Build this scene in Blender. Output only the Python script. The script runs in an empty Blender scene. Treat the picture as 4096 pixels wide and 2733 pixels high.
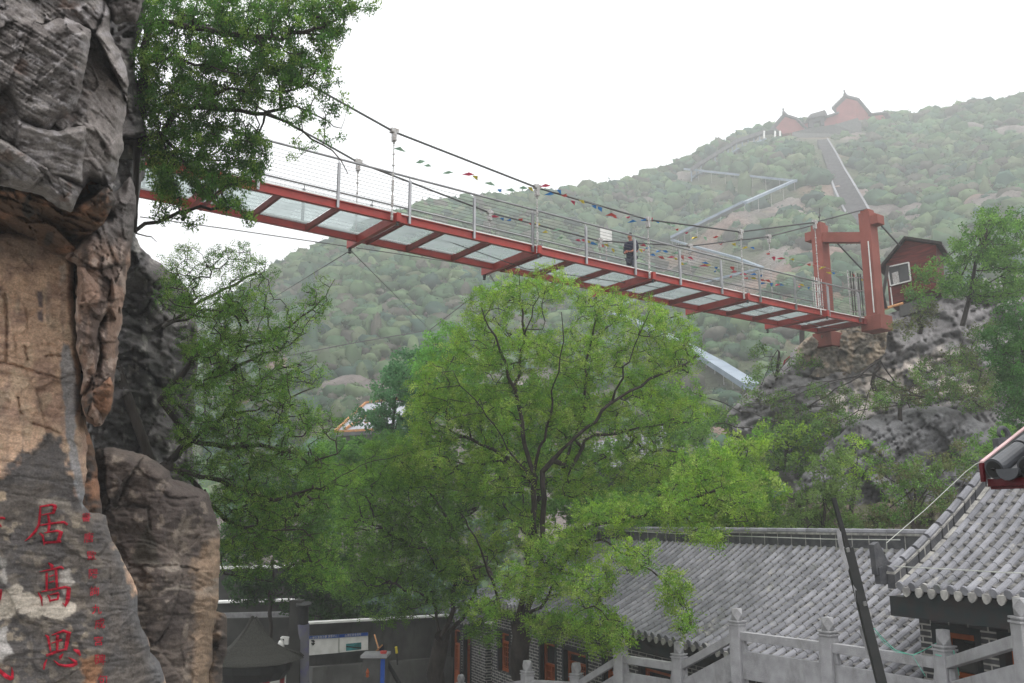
import bpy, math, random
import numpy as np
from mathutils import Vector, Matrix
random.seed(7); RNG = np.random.default_rng(7)
SC = bpy.context.scene; COL = SC.collection
# ------------------------------------------------------------------ camera, sky, sun, exposure
F = 3547.0; PITCH = math.radians(11.5); CP, SP = math.cos(PITCH), math.sin(PITCH)
cam_d = bpy.data.cameras.new('camera'); cam = bpy.data.objects.new('camera', cam_d); COL.objects.link(cam)
cam_d.sensor_width = 36; cam_d.lens = 36 * F / 4096; cam_d.clip_end = 3000; cam_d.clip_start = 0.05
cam.location = (0, 0, 0); cam.rotation_euler = (math.pi / 2 + PITCH, 0, 0); SC.camera = cam
w = bpy.data.worlds.new('World'); SC.world = w; w.use_nodes = True
nt = w.node_tree; nt.nodes.clear()
sky = nt.nodes.new('ShaderNodeTexSky'); sky.sky_type = 'NISHITA'; sky.sun_disc = False
SUN_EL, SUN_AZ = math.radians(62), math.radians(25)
sky.sun_elevation = SUN_EL; sky.sun_rotation = SUN_AZ; sky.dust_density = 6; sky.air_density = 1.5
hs = nt.nodes.new('ShaderNodeHueSaturation'); hs.inputs['Saturation'].default_value = 0.25
mul = nt.nodes.new('ShaderNodeMixRGB'); mul.blend_type = 'MULTIPLY'; mul.inputs[0].default_value = 1
mul.inputs[2].default_value = (0.04, 0.04, 0.04, 1)
add = nt.nodes.new('ShaderNodeMixRGB'); add.blend_type = 'ADD'; add.inputs[0].default_value = 1
add.inputs[2].default_value = (0.98, 0.99, 1.0, 1)          # flat white cloud deck over the sky
bg = nt.nodes.new('ShaderNodeBackground'); wo = nt.nodes.new('ShaderNodeOutputWorld')
nt.links.new(sky.outputs[0], hs.inputs['Color']); nt.links.new(hs.outputs[0], mul.inputs[1])
# overcast deck: brighter towards the zenith than at the horizon
tcw = nt.nodes.new('ShaderNodeTexCoord'); spw = nt.nodes.new('ShaderNodeSeparateXYZ'); nt.links.new(tcw.outputs['Generated'], spw.inputs[0])
cr = nt.nodes.new('ShaderNodeValToRGB'); cr.color_ramp.elements[0].position = 0; cr.color_ramp.elements[0].color = (.66, .67, .68, 1); cr.color_ramp.elements[1].position = 1; cr.color_ramp.elements[1].color = (1.42, 1.42, 1.42, 1)
nt.links.new(spw.outputs[2], cr.inputs[0]); nt.links.new(cr.outputs[0], add.inputs[2])
nt.links.new(mul.outputs[0], add.inputs[1]); nt.links.new(add.outputs[0], bg.inputs[0])
nt.links.new(bg.outputs[0], wo.inputs[0]); bg.inputs[1].default_value = 1.0
sd = bpy.data.lights.new('sun', 'SUN'); so = bpy.data.objects.new('sun', sd); COL.objects.link(so)
sd.energy = 1.0; sd.angle = math.radians(14); sd.color = (1, .97, .92); so.location = (0, -20, 60)
sun_dir = Vector((math.sin(SUN_AZ) * math.cos(SUN_EL), -0.5 * math.cos(SUN_EL), math.sin(SUN_EL)))
so.rotation_euler = (-sun_dir).to_track_quat('-Z', 'Y').to_euler()
sky.sun_rotation = math.atan2(sun_dir.x, sun_dir.y)
vs = SC.view_settings; vs.view_transform = 'Standard'; vs.look = 'None'; vs.exposure = 0.42; vs.gamma = 1
cy_ = SC.cycles; cy_.use_denoising = True; cy_.max_bounces = 8; cy_.diffuse_bounces = 3; cy_.glossy_bounces = 2
cy_.transmission_bounces = 6; cy_.transparent_max_bounces = 12; cy_.volume_bounces = 2
cy_.use_adaptive_sampling = True; cy_.adaptive_threshold = 0.02; cy_.caustics_reflective = False; cy_.caustics_refractive = False
# ------------------------------------------------------------------ camera rays (used for measuring off the photo)
def P(u, v, D):
    x = (u - 2048) / F * D; y = (1366.5 - v) / F * D
    return Vector((x, D * CP - y * SP, D * SP + y * CP))
def PY(u, v, Y):
    x = (u - 2048) / F; y = (1366.5 - v) / F; t = Y / (CP - y * SP)
    return Vector((x * t, Y, (SP + y * CP) * t))
def PZ(u, v, z):
    x = (u - 2048) / F; y = (1366.5 - v) / F; t = z / (SP + y * CP)
    return Vector((x * t, (CP - y * SP) * t, z))
def Pn(u, v, D):
    x = (u - 2048) / F * D; y = (1366.5 - v) / F * D
    return np.stack([x, D * CP - y * SP, D * SP + y * CP], -1)
# ------------------------------------------------------------------ numpy noise
def _h(ix, iy, iz, s):
    h = (ix * 374761393 + iy * 668265263 + iz * 2147483647 + s * 974634777) & 0xffffffff
    h = ((h ^ (h >> 13)) * 1274126177) & 0xffffffff
    h = h ^ (h >> 16)
    return (h & 0xffffff) / float(0xffffff)
def vnoise(p, s=0):
    p = np.asarray(p, float); i = np.floor(p).astype(np.int64); f = p - i; f = f * f * (3 - 2 * f); r = 0
    for dx in (0, 1):
        for dy in (0, 1):
            for dz in (0, 1):
                wgt = (f[..., 0] if dx else 1 - f[..., 0]) * (f[..., 1] if dy else 1 - f[..., 1]) * (f[..., 2] if dz else 1 - f[..., 2])
                r = r + wgt * _h(i[..., 0] + dx, i[..., 1] + dy, i[..., 2] + dz, s)
    return r * 2 - 1
def fbm(p, o=4, s=0, g=.5):
    r = 0; a = 1; p = np.asarray(p, float)
    for k in range(o): r = r + a * vnoise(p * 2 ** k + 17.3 * k, s + k); a *= g
    return r
def cells(p, s=0):
    """voronoi: distance to nearest, second nearest, id hash of nearest, offset vector"""
    p = np.asarray(p, float); i = np.floor(p).astype(np.int64)
    f1 = np.full(p.shape[:-1], 9.); f2 = f1.copy(); hid = f1.copy(); off = np.zeros(p.shape)
    for dx in (-1, 0, 1):
        for dy in (-1, 0, 1):
            for dz in (-1, 0, 1):
                c = i + np.array([dx, dy, dz]); q = c + np.stack([_h(c[..., 0], c[..., 1], c[..., 2], s + k) for k in (1, 2, 3)], -1)
                d = np.sqrt(((p - q) ** 2).sum(-1)); m = d < f1
                f2 = np.where(m, f1, np.minimum(f2, d)); f1 = np.where(m, d, f1)
                hid = np.where(m, _h(c[..., 0], c[..., 1], c[..., 2], s + 9), hid); off = np.where(m[..., None], p - q, off)
    return f1, f2, hid, off
def inpoly(u, v, poly):
    n = len(poly); ins = np.zeros(u.shape, bool); dist = np.full(u.shape, 1e9)
    for k in range(n):
        x1, y1 = poly[k]; x2, y2 = poly[(k + 1) % n]
        c = ((y1 > v) != (y2 > v)) & (u < (x2 - x1) * (v - y1) / ((y2 - y1) or 1e-9) + x1); ins ^= c
        dx, dy = x2 - x1, y2 - y1; t = np.clip(((u - x1) * dx + (v - y1) * dy) / max(dx * dx + dy * dy, 1e-9), 0, 1)
        dist = np.minimum(dist, np.hypot(u - x1 - t * dx, v - y1 - t * dy))
    return np.where(ins, dist, -dist)
# ------------------------------------------------------------------ materials
def new_mat(name):
    m = bpy.data.materials.new(name); m.use_nodes = True; n = m.node_tree; b = n.nodes['Principled BSDF']; return m, n, b
def N(n, t, **k):
    x = n.nodes.new(t)
    for a, b in k.items(): setattr(x, a, b)
    return x
def ramp(n, src, stops):
    r = N(n, 'ShaderNodeValToRGB'); e = r.color_ramp.elements
    while len(e) < len(stops): e.new(0.5)
    for x, (p, c) in zip(e, stops): x.position = p; x.color = (*c, 1) if len(c) == 3 else c
    n.links.new(src, r.inputs[0]); return r
def mat(name, c1, c2=None, scale=6, rough=.7, metal=0, bump=.2, bscale=None, detail=5, stretch=(1, 1, 1), spec=.3, lo=.35, hi=.65):
    """two-tone noise material with bump"""
    m, n, b = new_mat(name); tc = N(n, 'ShaderNodeTexCoord'); mp = N(n, 'ShaderNodeMapping'); mp.inputs['Scale'].default_value = stretch
    n.links.new(tc.outputs['Object'], mp.inputs[0])
    nz = N(n, 'ShaderNodeTexNoise'); nz.inputs['Scale'].default_value = scale; nz.inputs['Detail'].default_value = detail; n.links.new(mp.outputs[0], nz.inputs['Vector'])
    c2 = c2 or tuple(x * .75 for x in c1); r = ramp(n, nz.outputs['Fac'], [(lo, c1), (hi, c2)])
    n.links.new(r.outputs[0], b.inputs['Base Color']); b.inputs['Roughness'].default_value = rough; b.inputs['Metallic'].default_value = metal
    b.inputs['Specular IOR Level'].default_value = spec
    if bump:
        nb = N(n, 'ShaderNodeTexNoise'); nb.inputs['Scale'].default_value = bscale or scale * 5; nb.inputs['Detail'].default_value = 6; n.links.new(mp.outputs[0], nb.inputs['Vector'])
        bp = N(n, 'ShaderNodeBump'); bp.inputs['Strength'].default_value = bump; bp.inputs['Distance'].default_value = .02
        n.links.new(nb.outputs['Fac'], bp.inputs['Height']); n.links.new(bp.outputs[0], b.inputs['Normal'])
    return m
def mat_vcol(name, rough=.85, sb=.55, bump=.6, bscale=8, bdist=.05, var=.35, vscale=12, stretch=(1, 1, 1), strata=0):
    """colour attribute times fine mottling; used for rock and soil"""
    m, n, b = new_mat(name); a = N(n, 'ShaderNodeAttribute', attribute_name='tint'); tc = N(n, 'ShaderNodeTexCoord')
    mp = N(n, 'ShaderNodeMapping'); mp.inputs['Scale'].default_value = stretch; mp.inputs['Rotation'].default_value = (0.1, .45, .2); n.links.new(tc.outputs['Object'], mp.inputs[0])
    nz = N(n, 'ShaderNodeTexNoise'); nz.inputs['Scale'].default_value = vscale; nz.inputs['Detail'].default_value = 9; nz.inputs['Roughness'].default_value = .7; n.links.new(mp.outputs[0], nz.inputs['Vector'])
    r = ramp(n, nz.outputs['Fac'], [(.3, (1 - var,) * 3), (.5, (1, 1, 1)), (.7, (1 + var,) * 3)])
    mx = N(n, 'ShaderNodeMixRGB', blend_type='MULTIPLY'); mx.inputs[0].default_value = 1; n.links.new(a.outputs['Color'], mx.inputs[1]); n.links.new(r.outputs[0], mx.inputs[2])
    n3 = N(n, 'ShaderNodeTexNoise'); n3.inputs['Scale'].default_value = vscale * 5; n3.inputs['Detail'].default_value = 6; n.links.new(tc.outputs['Object'], n3.inputs['Vector']); r3 = ramp(n, n3.outputs['Fac'], [(.35, (.84,) * 3), (.5, (1, 1, 1)), (.66, (1.22,) * 3)])
    m3 = N(n, 'ShaderNodeMixRGB', blend_type='MULTIPLY'); m3.inputs[0].default_value = 1; n.links.new(mx.outputs[0], m3.inputs[1]); n.links.new(r3.outputs[0], m3.inputs[2]); mx = m3
    n.links.new(mx.outputs[0], b.inputs['Base Color']); b.inputs['Roughness'].default_value = rough; b.inputs['Specular IOR Level'].default_value = .25
    nb = N(n, 'ShaderNodeTexNoise'); nb.inputs['Scale'].default_value = bscale; nb.inputs['Detail'].default_value = 10; nb.inputs['Roughness'].default_value = .65; n.links.new(mp.outputs[0], nb.inputs['Vector'])
    bp = N(n, 'ShaderNodeBump'); bp.inputs['Strength'].default_value = bump; bp.inputs['Distance'].default_value = bdist
    h = nb.outputs['Fac']
    n.links.new(h, bp.inputs['Height']); nrm = bp.outputs[0]
    if strata:
        mp2 = N(n, 'ShaderNodeMapping'); mp2.inputs['Rotation'].default_value = (.15, .55, .3); mp2.inputs['Scale'].default_value = (1.6, 1.6, 7); n.links.new(tc.outputs['Object'], mp2.inputs[0])
        n2 = N(n, 'ShaderNodeTexNoise'); n2.inputs['Scale'].default_value = strata; n2.inputs['Detail'].default_value = 7; n.links.new(mp2.outputs[0], n2.inputs['Vector'])
        b2 = N(n, 'ShaderNodeBump'); b2.inputs['Strength'].default_value = sb; b2.inputs['Distance'].default_value = .05
        n.links.new(n2.outputs['Fac'], b2.inputs['Height']); n.links.new(nrm, b2.inputs['Normal']); nrm = b2.outputs[0]
    n.links.new(nrm, b.inputs['Normal']); return m
def mat_leaf(name, trans=.4):
    m, n, b = new_mat(name); a = N(n, 'ShaderNodeAttribute', attribute_name='tint')
    n.nodes.remove(b); d = N(n, 'ShaderNodeBsdfDiffuse'); t = N(n, 'ShaderNodeBsdfTranslucent'); g = N(n, 'ShaderNodeBsdfGlossy'); g.inputs['Roughness'].default_value = .5
    mx = N(n, 'ShaderNodeMixShader'); mx.inputs[0].default_value = trans; m2 = N(n, 'ShaderNodeMixShader'); m2.inputs[0].default_value = .018
    n.links.new(a.outputs['Color'], d.inputs[0]); hs = N(n, 'ShaderNodeHueSaturation'); hs.inputs['Value'].default_value = 1.5; hs.inputs['Saturation'].default_value = 1.05; n.links.new(a.outputs['Color'], hs.inputs['Color'])
    n.links.new(hs.outputs[0], t.inputs[0]); n.links.new(d.outputs[0], mx.inputs[1]); n.links.new(t.outputs[0], mx.inputs[2])
    n.links.new(mx.outputs[0], m2.inputs[1]); n.links.new(g.outputs[0], m2.inputs[2]); n.links.new(m2.outputs[0], n.nodes['Material Output'].inputs[0]); return m
M = {}
M['leaf'] = mat_leaf('leaf', .45); M['hill_leaf'] = mat_leaf('hill_leaf', .25)
M['bark'] = mat('bark', (.05, .04, .034), (.02, .016, .013), scale=9, bump=.8, stretch=(1, 1, .3))
M['rock'] = mat_vcol('rock', strata=2.2, bump=.8, bdist=.04, sb=.38, var=.24)
M['rock_far'] = mat_vcol('rock_far', bump=.5, bscale=9, bdist=.05, vscale=6, strata=3.5, var=.14, sb=.35)
M['soil'] = mat_vcol('soil', bump=1, bscale=.5, bdist=.8, vscale=.3, var=.3)
M['red_steel'] = mat('red_steel', (.36, .032, .022), (.27, .03, .024), scale=3, rough=.45, bump=.05, spec=.4)
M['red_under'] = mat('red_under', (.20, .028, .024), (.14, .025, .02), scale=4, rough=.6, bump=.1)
M['stainless'] = mat('stainless', (.36, .36, .37), (.27, .27, .28), scale=3, rough=.28, metal=.85, bump=0)
M['cable'] = mat('cable', (.10, .10, .10), (.045, .045, .045), scale=30, rough=.6, bump=.3)
M['clamp'] = mat('clamp', (.5, .5, .5), (.25, .22, .2), scale=20, rough=.5, metal=.3)
M['tower'] = mat('tower', (.29, .092, .072), (.21, .065, .05), scale=1.2, rough=.8, bump=.2, bscale=14)
M['hut'] = mat('hut', (.19, .03, .024), (.075, .016, .013), scale=2.2, rough=.7, bump=.5, stretch=(.6, .6, 7), bscale=6)
M['dark'] = mat('dark', (.012, .014, .014), (.02, .02, .02), rough=.6, bump=0)
M['darkwood'] = mat('darkwood', (.035, .022, .018), (.012, .01, .01), scale=10, rough=.6, bump=.4, stretch=(1, 1, .2))
M['fascia'] = mat('fascia', (.018, .03, .032), (.035, .03, .03), scale=5, rough=.5, bump=.1)
M['white'] = mat('white', (.75, .75, .73), (.6, .6, .58), scale=4, rough=.6, bump=.05)
M['stone'] = mat('stone', (.37, .37, .385), (.27, .27, .28), scale=5, rough=.7, bump=.35, bscale=60, detail=8)
M['concrete'] = mat('concrete', (.12, .12, .115), (.075, .075, .073), scale=1.6, rough=.9, bump=.3, bscale=12, detail=8)
M['concrete_blue'] = mat('concrete_blue', (.17, .17, .2), (.11, .10, .26), scale=1.6, rough=.85, bump=.2, lo=.45, hi=.6)
M['tile'] = mat('tile', (.27, .272, .298), (.165, .168, .185), scale=3.2, rough=.75, bump=.35, bscale=40, detail=9)
M['tile_dark'] = mat('tile_dark', (.19, .185, .18), (.045, .045, .045), scale=11, rough=.85, bump=.6, bscale=30, detail=9)
M['mortar'] = mat('mortar', (.42, .41, .38), (.22, .215, .21), scale=8, rough=.9, bump=.5)
M['ridge_brick'] = mat('ridge_brick', (.06, .062, .07), (.11, .11, .115), scale=6, rough=.8, bump=.3)
M['orange'] = mat('orange', (.42, .10, .018), (.28, .06, .012), scale=2, rough=.45, bump=.05, stretch=(3, 3, .6))
M['glass_dark'] = mat('glass_dark', (.012, .014, .015), (.03, .03, .03), scale=2, rough=.08, bump=0, spec=.5)
M['curtain'] = mat('curtain', (.36, .36, .33), (.2, .2, .18), scale=4, rough=.9, bump=.3, stretch=(6, 6, .5))
M['glaze_tile'] = mat('glaze_tile', (.075, .08, .09), (.05, .053, .06), scale=6, rough=.42, bump=.1, spec=.4)
M['crimson'] = mat('crimson', (.22, .008, .016), (.12, .006, .01), scale=5, rough=.4, bump=.05)
M['carve'] = mat('carve', (.52, .008, .035), (.26, .004, .015), scale=22, rough=.6, bump=.5)
M['temple_red'] = mat('temple_red', (.36, .125, .12), (.29, .10, .10), scale=.3, rough=.9, bump=0)
M['temple_roof'] = mat('temple_roof', (.09, .085, .09), (.14, .135, .14), scale=1, rough=.9, bump=.3)
M['slide'] = mat('slide', (.24, .30, .37), (.16, .21, .28), scale=.5, rough=.3, bump=0)
M['paving'] = mat('paving', (.22, .22, .2), (.15, .15, .14), scale=1, rough=.9, bump=.2)
M['blue'] = mat('blue', (.02, .09, .42), None, rough=.6, bump=0); M['yellow'] = mat('yellow', (.75, .6, .05), None, rough=.7, bump=0)
M['pink'] = mat('pink', (.75, .06, .14), None, rough=.7, bump=0); M['mint'] = mat('mint', (.42, .68, .5), None, rough=.7, bump=0)
M['sky_flag'] = mat('sky_flag', (.03, .25, .7), None, rough=.7, bump=0); M['coral'] = mat('coral', (.72, .09, .08), None, rough=.7, bump=0)
M['twine'] = mat('twine', (.15, .55, .42), (.1, .4, .3), rough=.6, bump=0); M['rope'] = mat('rope', (.5, .52, .48), (.4, .42, .38), rough=.7, bump=0)
M['teal'] = mat('teal', (.05, .3, .32), (.02, .08, .09), scale=3, rough=.5, bump=0); M['plaque'] = mat('plaque', (.14, .012, .03), None, rough=.4, bump=0)
M['skin'] = mat('skin', (.42, .17, .11), (.35, .13, .09), scale=8, rough=.6, bump=0); M['coat'] = mat('coat', (.018, .02, .045), (.01, .011, .026), scale=14, rough=.85, bump=.4)
M['trousers'] = mat('trousers', (.045, .05, .075), (.03, .033, .05), scale=9, rough=.9, bump=.2); M['hair'] = mat('hair', (.02, .016, .014), None, rough=.6, bump=.2)
M['dark_concrete'] = mat('dark_concrete', (.06, .06, .055), (.03, .03, .028), scale=1.5, rough=.9, bump=.2)  # concrete darkened so its colour carries the tree shade over the yard
M['thatch'] = mat('thatch', (.045, .045, .038), (.018, .018, .016), scale=5, rough=.95, bump=.8, stretch=(8, 8, 1)); M['roof_grey'] = mat('roof_grey', (.34, .36, .40), (.24, .25, .28), scale=2, rough=.5, bump=.2)  # thatch tone lowered too, tree shade included in its colour
M['flashing'] = mat('flashing', (.20, .215, .21), (.15, .16, .16), scale=6, rough=.5, bump=.1); M['pink_trim'] = mat('pink_trim', (.62, .42, .42), None, rough=.5, bump=0)
M['eave_red'] = mat('eave_red', (.10, .004, .01), (.06, .003, .006), scale=5, rough=.4, bump=.05)
M['log'] = mat('log', (.5, .25, .1), (.3, .14, .06), scale=8, rough=.7, bump=.2)
def per_island(m, lo, hi):
    n = m.node_tree; b = n.nodes['Principled BSDF']; l = b.inputs['Base Color'].links[0]; src = l.from_socket; g = N(n, 'ShaderNodeNewGeometry'); r = ramp(n, g.outputs['Random Per Island'], [(0, (lo,) * 3), (.6, (1, 1, 1)), (1, (hi,) * 3)])
    mx = N(n, 'ShaderNodeMixRGB', blend_type='MULTIPLY'); mx.inputs[0].default_value = 1; n.links.new(src, mx.inputs[1]); n.links.new(r.outputs[0], mx.inputs[2]); n.links.new(mx.outputs[0], b.inputs['Base Color'])
def stained(m, col, scale, lo, hi, stretch=(1, 1, 1)):
    n = m.node_tree; b = n.nodes['Principled BSDF']; src = b.inputs['Base Color'].links[0].from_socket; tc = N(n, 'ShaderNodeTexCoord'); mp = N(n, 'ShaderNodeMapping'); mp.inputs['Scale'].default_value = stretch; n.links.new(tc.outputs['Object'], mp.inputs[0])
    z = N(n, 'ShaderNodeTexNoise'); z.inputs['Scale'].default_value = scale; z.inputs['Detail'].default_value = 8; z.inputs['Roughness'].default_value = .7; n.links.new(mp.outputs[0], z.inputs['Vector']); r = ramp(n, z.outputs['Fac'], [(lo, (0, 0, 0)), (hi, (1, 1, 1))])
    mx = N(n, 'ShaderNodeMixRGB'); n.links.new(r.outputs[0], mx.inputs[0]); n.links.new(src, mx.inputs[1]); mx.inputs[2].default_value = (*col, 1); n.links.new(mx.outputs[0], b.inputs['Base Color'])
per_island(M['tile'], .8, 1.1); stained(M['tile'], (.36, .35, .32), 2.4, .58, .72); stained(M['tile'], (.10, .11, .07), 1.7, .60, .75); stained(M['stone'], (.16, .16, .15), 1.6, .5, .8, (2, 2, .7)); stained(M['stone'], (.44, .44, .44), 14, .62, .75)
stained(M['red_steel'], (.13, .035, .02), 2.2, .58, .78, (1, 1, .5)); stained(M['red_under'], (.30, .07, .06), 3, .6, .7); stained(M['tower'], (.17, .065, .05), 1.4, .52, .75, (1.5, 1.5, .35)); stained(M['concrete'], (.05, .05, .045), 1.2, .5, .75, (2, 2, .5)); stained(M['tile_dark'], (.34, .32, .29), 16, .6, .7)
def mat_glassfloor():
    m, n, b = new_mat('deck_glass'); n.nodes.remove(b)
    tr = N(n, 'ShaderNodeBsdfTransparent'); tr.inputs[0].default_value = (.84, .89, .88, 1); g = N(n, 'ShaderNodeBsdfTranslucent'); g.inputs[0].default_value = (.36, .385, .39, 1)
    tc = N(n, 'ShaderNodeTexCoord'); nz = N(n, 'ShaderNodeTexNoise'); nz.inputs['Scale'].default_value = 1.1; nz.inputs['Detail'].default_value = 7; n.links.new(tc.outputs['Object'], nz.inputs['Vector'])
    r = ramp(n, nz.outputs['Fac'], [(.3, (.25,) * 3), (.7, (.6,) * 3)]); mx = N(n, 'ShaderNodeMixShader'); n.links.new(r.outputs[0], mx.inputs[0])
    n.links.new(tr.outputs[0], mx.inputs[1]); n.links.new(g.outputs[0], mx.inputs[2]); n.links.new(mx.outputs[0], n.nodes['Material Output'].inputs[0]); return m
M['deck_glass'] = mat_glassfloor()
def mat_brick(name, c1, c2, mortar, bw, rh, ms=.012, off=.5):
    m, n, b = new_mat(name); tc = N(n, 'ShaderNodeTexCoord'); sp = N(n, 'ShaderNodeSeparateXYZ'); cb = N(n, 'ShaderNodeCombineXYZ')
    n.links.new(tc.outputs['Object'], sp.inputs[0]); ad = N(n, 'ShaderNodeMath', operation='ADD'); n.links.new(sp.outputs[0], ad.inputs[0]); n.links.new(sp.outputs[1], ad.inputs[1])
    n.links.new(ad.outputs[0], cb.inputs[0]); n.links.new(sp.outputs[2], cb.inputs[1])
    br = N(n, 'ShaderNodeTexBrick'); br.inputs['Scale'].default_value = 1; br.inputs['Color1'].default_value = (*c1, 1); br.inputs['Color2'].default_value = (*c2, 1); br.inputs['Mortar'].default_value = (*mortar, 1)
    br.inputs['Mortar Size'].default_value = ms; br.inputs['Brick Width'].default_value = bw; br.inputs['Row Height'].default_value = rh; br.inputs['Mortar Smooth'].default_value = .1; br.offset = off
    n.links.new(cb.outputs[0], br.inputs['Vector']); nz = N(n, 'ShaderNodeTexNoise'); nz.inputs['Scale'].default_value = 7; nz.inputs['Detail'].default_value = 6; n.links.new(tc.outputs['Object'], nz.inputs['Vector'])
    r = ramp(n, nz.outputs['Fac'], [(.3, (.6,) * 3), (.7, (1.25,) * 3)]); mx = N(n, 'ShaderNodeMixRGB', blend_type='MULTIPLY'); mx.inputs[0].default_value = 1
    n.links.new(br.outputs[0], mx.inputs[1]); n.links.new(r.outputs[0], mx.inputs[2]); n.links.new(mx.outputs[0], b.inputs['Base Color']); b.inputs['Roughness'].default_value = .8
    bp = N(n, 'ShaderNodeBump'); bp.inputs['Strength'].default_value = .5; bp.inputs['Distance'].default_value = .01; bp.invert = True; n.links.new(br.outputs['Fac'], bp.inputs['Height']); n.links.new(bp.outputs[0], b.inputs['Normal']); return m
M['brick'] = mat_brick('brick', (.05, .052, .056), (.085, .085, .09), (.42, .41, .38), .29, .078)
M['rubble'] = mat_brick('rubble', (.22, .19, .15), (.10, .095, .09), (.20, .19, .17), .42, .21, .03, .37)
# ------------------------------------------------------------------ mesh builder
def worigin(o):
    v = Vector((0, 0, 0))
    while o is not None: v += o.location; o = o.parent
    return v
class MB:
    def __init__(s): s.v = []; s.f = []
    def add(s, vs, fs): k = len(s.v); s.v += [tuple(x) for x in vs]; s.f += [tuple(i + k for i in f) for f in fs]; return s
    def hexa(s, p): return s.add(p, [(0, 3, 2, 1), (4, 5, 6, 7), (0, 1, 5, 4), (1, 2, 6, 5), (2, 3, 7, 6), (3, 0, 4, 7)])
    def box(s, x0, x1, y0, y1, z0, z1): return s.hexa([(x0, y0, z0), (x1, y0, z0), (x1, y1, z0), (x0, y1, z0), (x0, y0, z1), (x1, y0, z1), (x1, y1, z1), (x0, y1, z1)])
    def beam(s, a, b, w, h, up=(0, 0, 1), n=None):
        """rectangular bar from a to b; w sideways, h along up (centred)"""
        a = Vector(a); b = Vector(b); d = (b - a).normalized(); up = Vector(up); sd = d.cross(up)
        sd = sd.normalized() if sd.length > 1e-6 else Vector((1, 0, 0)); uu = sd.cross(d).normalized()
        q = [(-1, -1), (1, -1), (1, 1), (-1, 1)]
        return s.hexa([p + sd * (i * w / 2) + uu * (j * h / 2) for p in (a, b) for i, j in q])
    def vbeam(s, a, b, w, z0, z1, side):
        """bar whose end faces are vertical: a,b base line, extends z0..z1, half-width along side"""
        a = Vector(a); b = Vector(b); sd = Vector(side).normalized() * w / 2
        return s.hexa([a - sd + Vector((0, 0, z0)), b - sd + Vector((0, 0, z0)), b + sd + Vector((0, 0, z0)), a + sd + Vector((0, 0, z0)), a - sd + Vector((0, 0, z1)), b - sd + Vector((0, 0, z1)), b + sd + Vector((0, 0, z1)), a + sd + Vector((0, 0, z1))])
    def tube(s, pts, r, n=8, caps=True):
        pts = [Vector(p) for p in pts]; rr = r if hasattr(r, '__len__') else [r] * len(pts); rings = []; pv = None
        for i, p in enumerate(pts):
            d = (pts[min(i + 1, len(pts) - 1)] - pts[max(i - 1, 0)]).normalized()
            if pv is None: pv = d.orthogonal().normalized()
            pv = (pv - d * pv.dot(d)); pv = pv.normalized() if pv.length > 1e-6 else d.orthogonal().normalized(); q = d.cross(pv)
            rings.append([p + (pv * math.cos(2 * math.pi * k / n) + q * math.sin(2 * math.pi * k / n)) * rr[i] for k in range(n)])
        k0 = len(s.v)
        for r_ in rings: s.v += [tuple(x) for x in r_]
        for i in range(len(rings) - 1):
            for k in range(n): a = k0 + i * n + k; b = k0 + i * n + (k + 1) % n; s.f.append((a, b, b + n, a + n))
        if caps: s.f.append(tuple(k0 + k for k in range(n))[::-1]); s.f.append(tuple(k0 + (len(rings) - 1) * n + k for k in range(n)))
        return s
    def lathe(s, c, prof, n=16):
        """prof: list of (r,z)"""
        k0 = len(s.v); c = Vector(c)
        for r, z in prof: s.v += [tuple(c + Vector((r * math.cos(2 * math.pi * k / n), r * math.sin(2 * math.pi * k / n), z))) for k in range(n)]
        for i in range(len(prof) - 1):
            for k in range(n): a = k0 + i * n + k; b = k0 + i * n + (k + 1) % n; s.f.append((a, b, b + n, a + n))
        s.f.append(tuple(k0 + k for k in range(n))[::-1]); s.f.append(tuple(k0 + (len(prof) - 1) * n + k for k in range(n))); return s
    def prism(s, poly, off):
        """planar polygon (3d pts) extruded by off"""
        n = len(poly); off = Vector(off); a = [Vector(p) for p in poly]; return s.add(a + [p + off for p in a], [tuple(range(n))[::-1], tuple(range(n, 2 * n))] + [(i, (i + 1) % n, n + (i + 1) % n, n + i) for i in range(n)])
    def build(s, name, m, parent=None, local=False, smooth=False, bevel=0):
        me = bpy.data.meshes.new(name); vs = s.v
        if parent is not None and not local: o = worigin(parent); vs = [(x - o.x, y - o.y, z - o.z) for x, y, z in vs]
        me.from_pydata(vs, [], s.f); me.materials.append(m); me.update()
        import bmesh
        bm = bmesh.new(); bm.from_mesh(me); bmesh.ops.recalc_face_normals(bm, faces=bm.faces[:])
        if bevel: bmesh.ops.bevel(bm, geom=[e for e in bm.edges if e.is_manifold and e.calc_face_angle(0) > .5], offset=bevel, segments=2, affect='EDGES', profile=.6)
        bm.to_mesh(me); bm.free()
        if smooth: me.polygons.foreach_set('use_smooth', [True] * len(me.polygons))
        o = bpy.data.objects.new(name, me); COL.objects.link(o)
        if parent is not None: o.parent = parent
        return o
def tag(o, label=None, cat=None, group=None, kind=None):
    if label: o['label'] = label
    if cat: o['category'] = cat
    if group: o['group'] = group
    if kind: o['kind'] = kind
    return o
def thing(name, loc, label, cat, group=None, rz=0):
    o = bpy.data.objects.new(name, None); COL.objects.link(o); o.location = loc; o.rotation_euler = (0, 0, rz); o.empty_display_size = .2
    return tag(o, label, cat, group)
def copy_tree(o, parent=None):
    c = o.copy(); COL.objects.link(c)
    if parent is not None: c.parent = parent
    for ch in [x for x in bpy.data.objects if x.parent is o]: copy_tree(ch, c)
    return c
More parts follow.
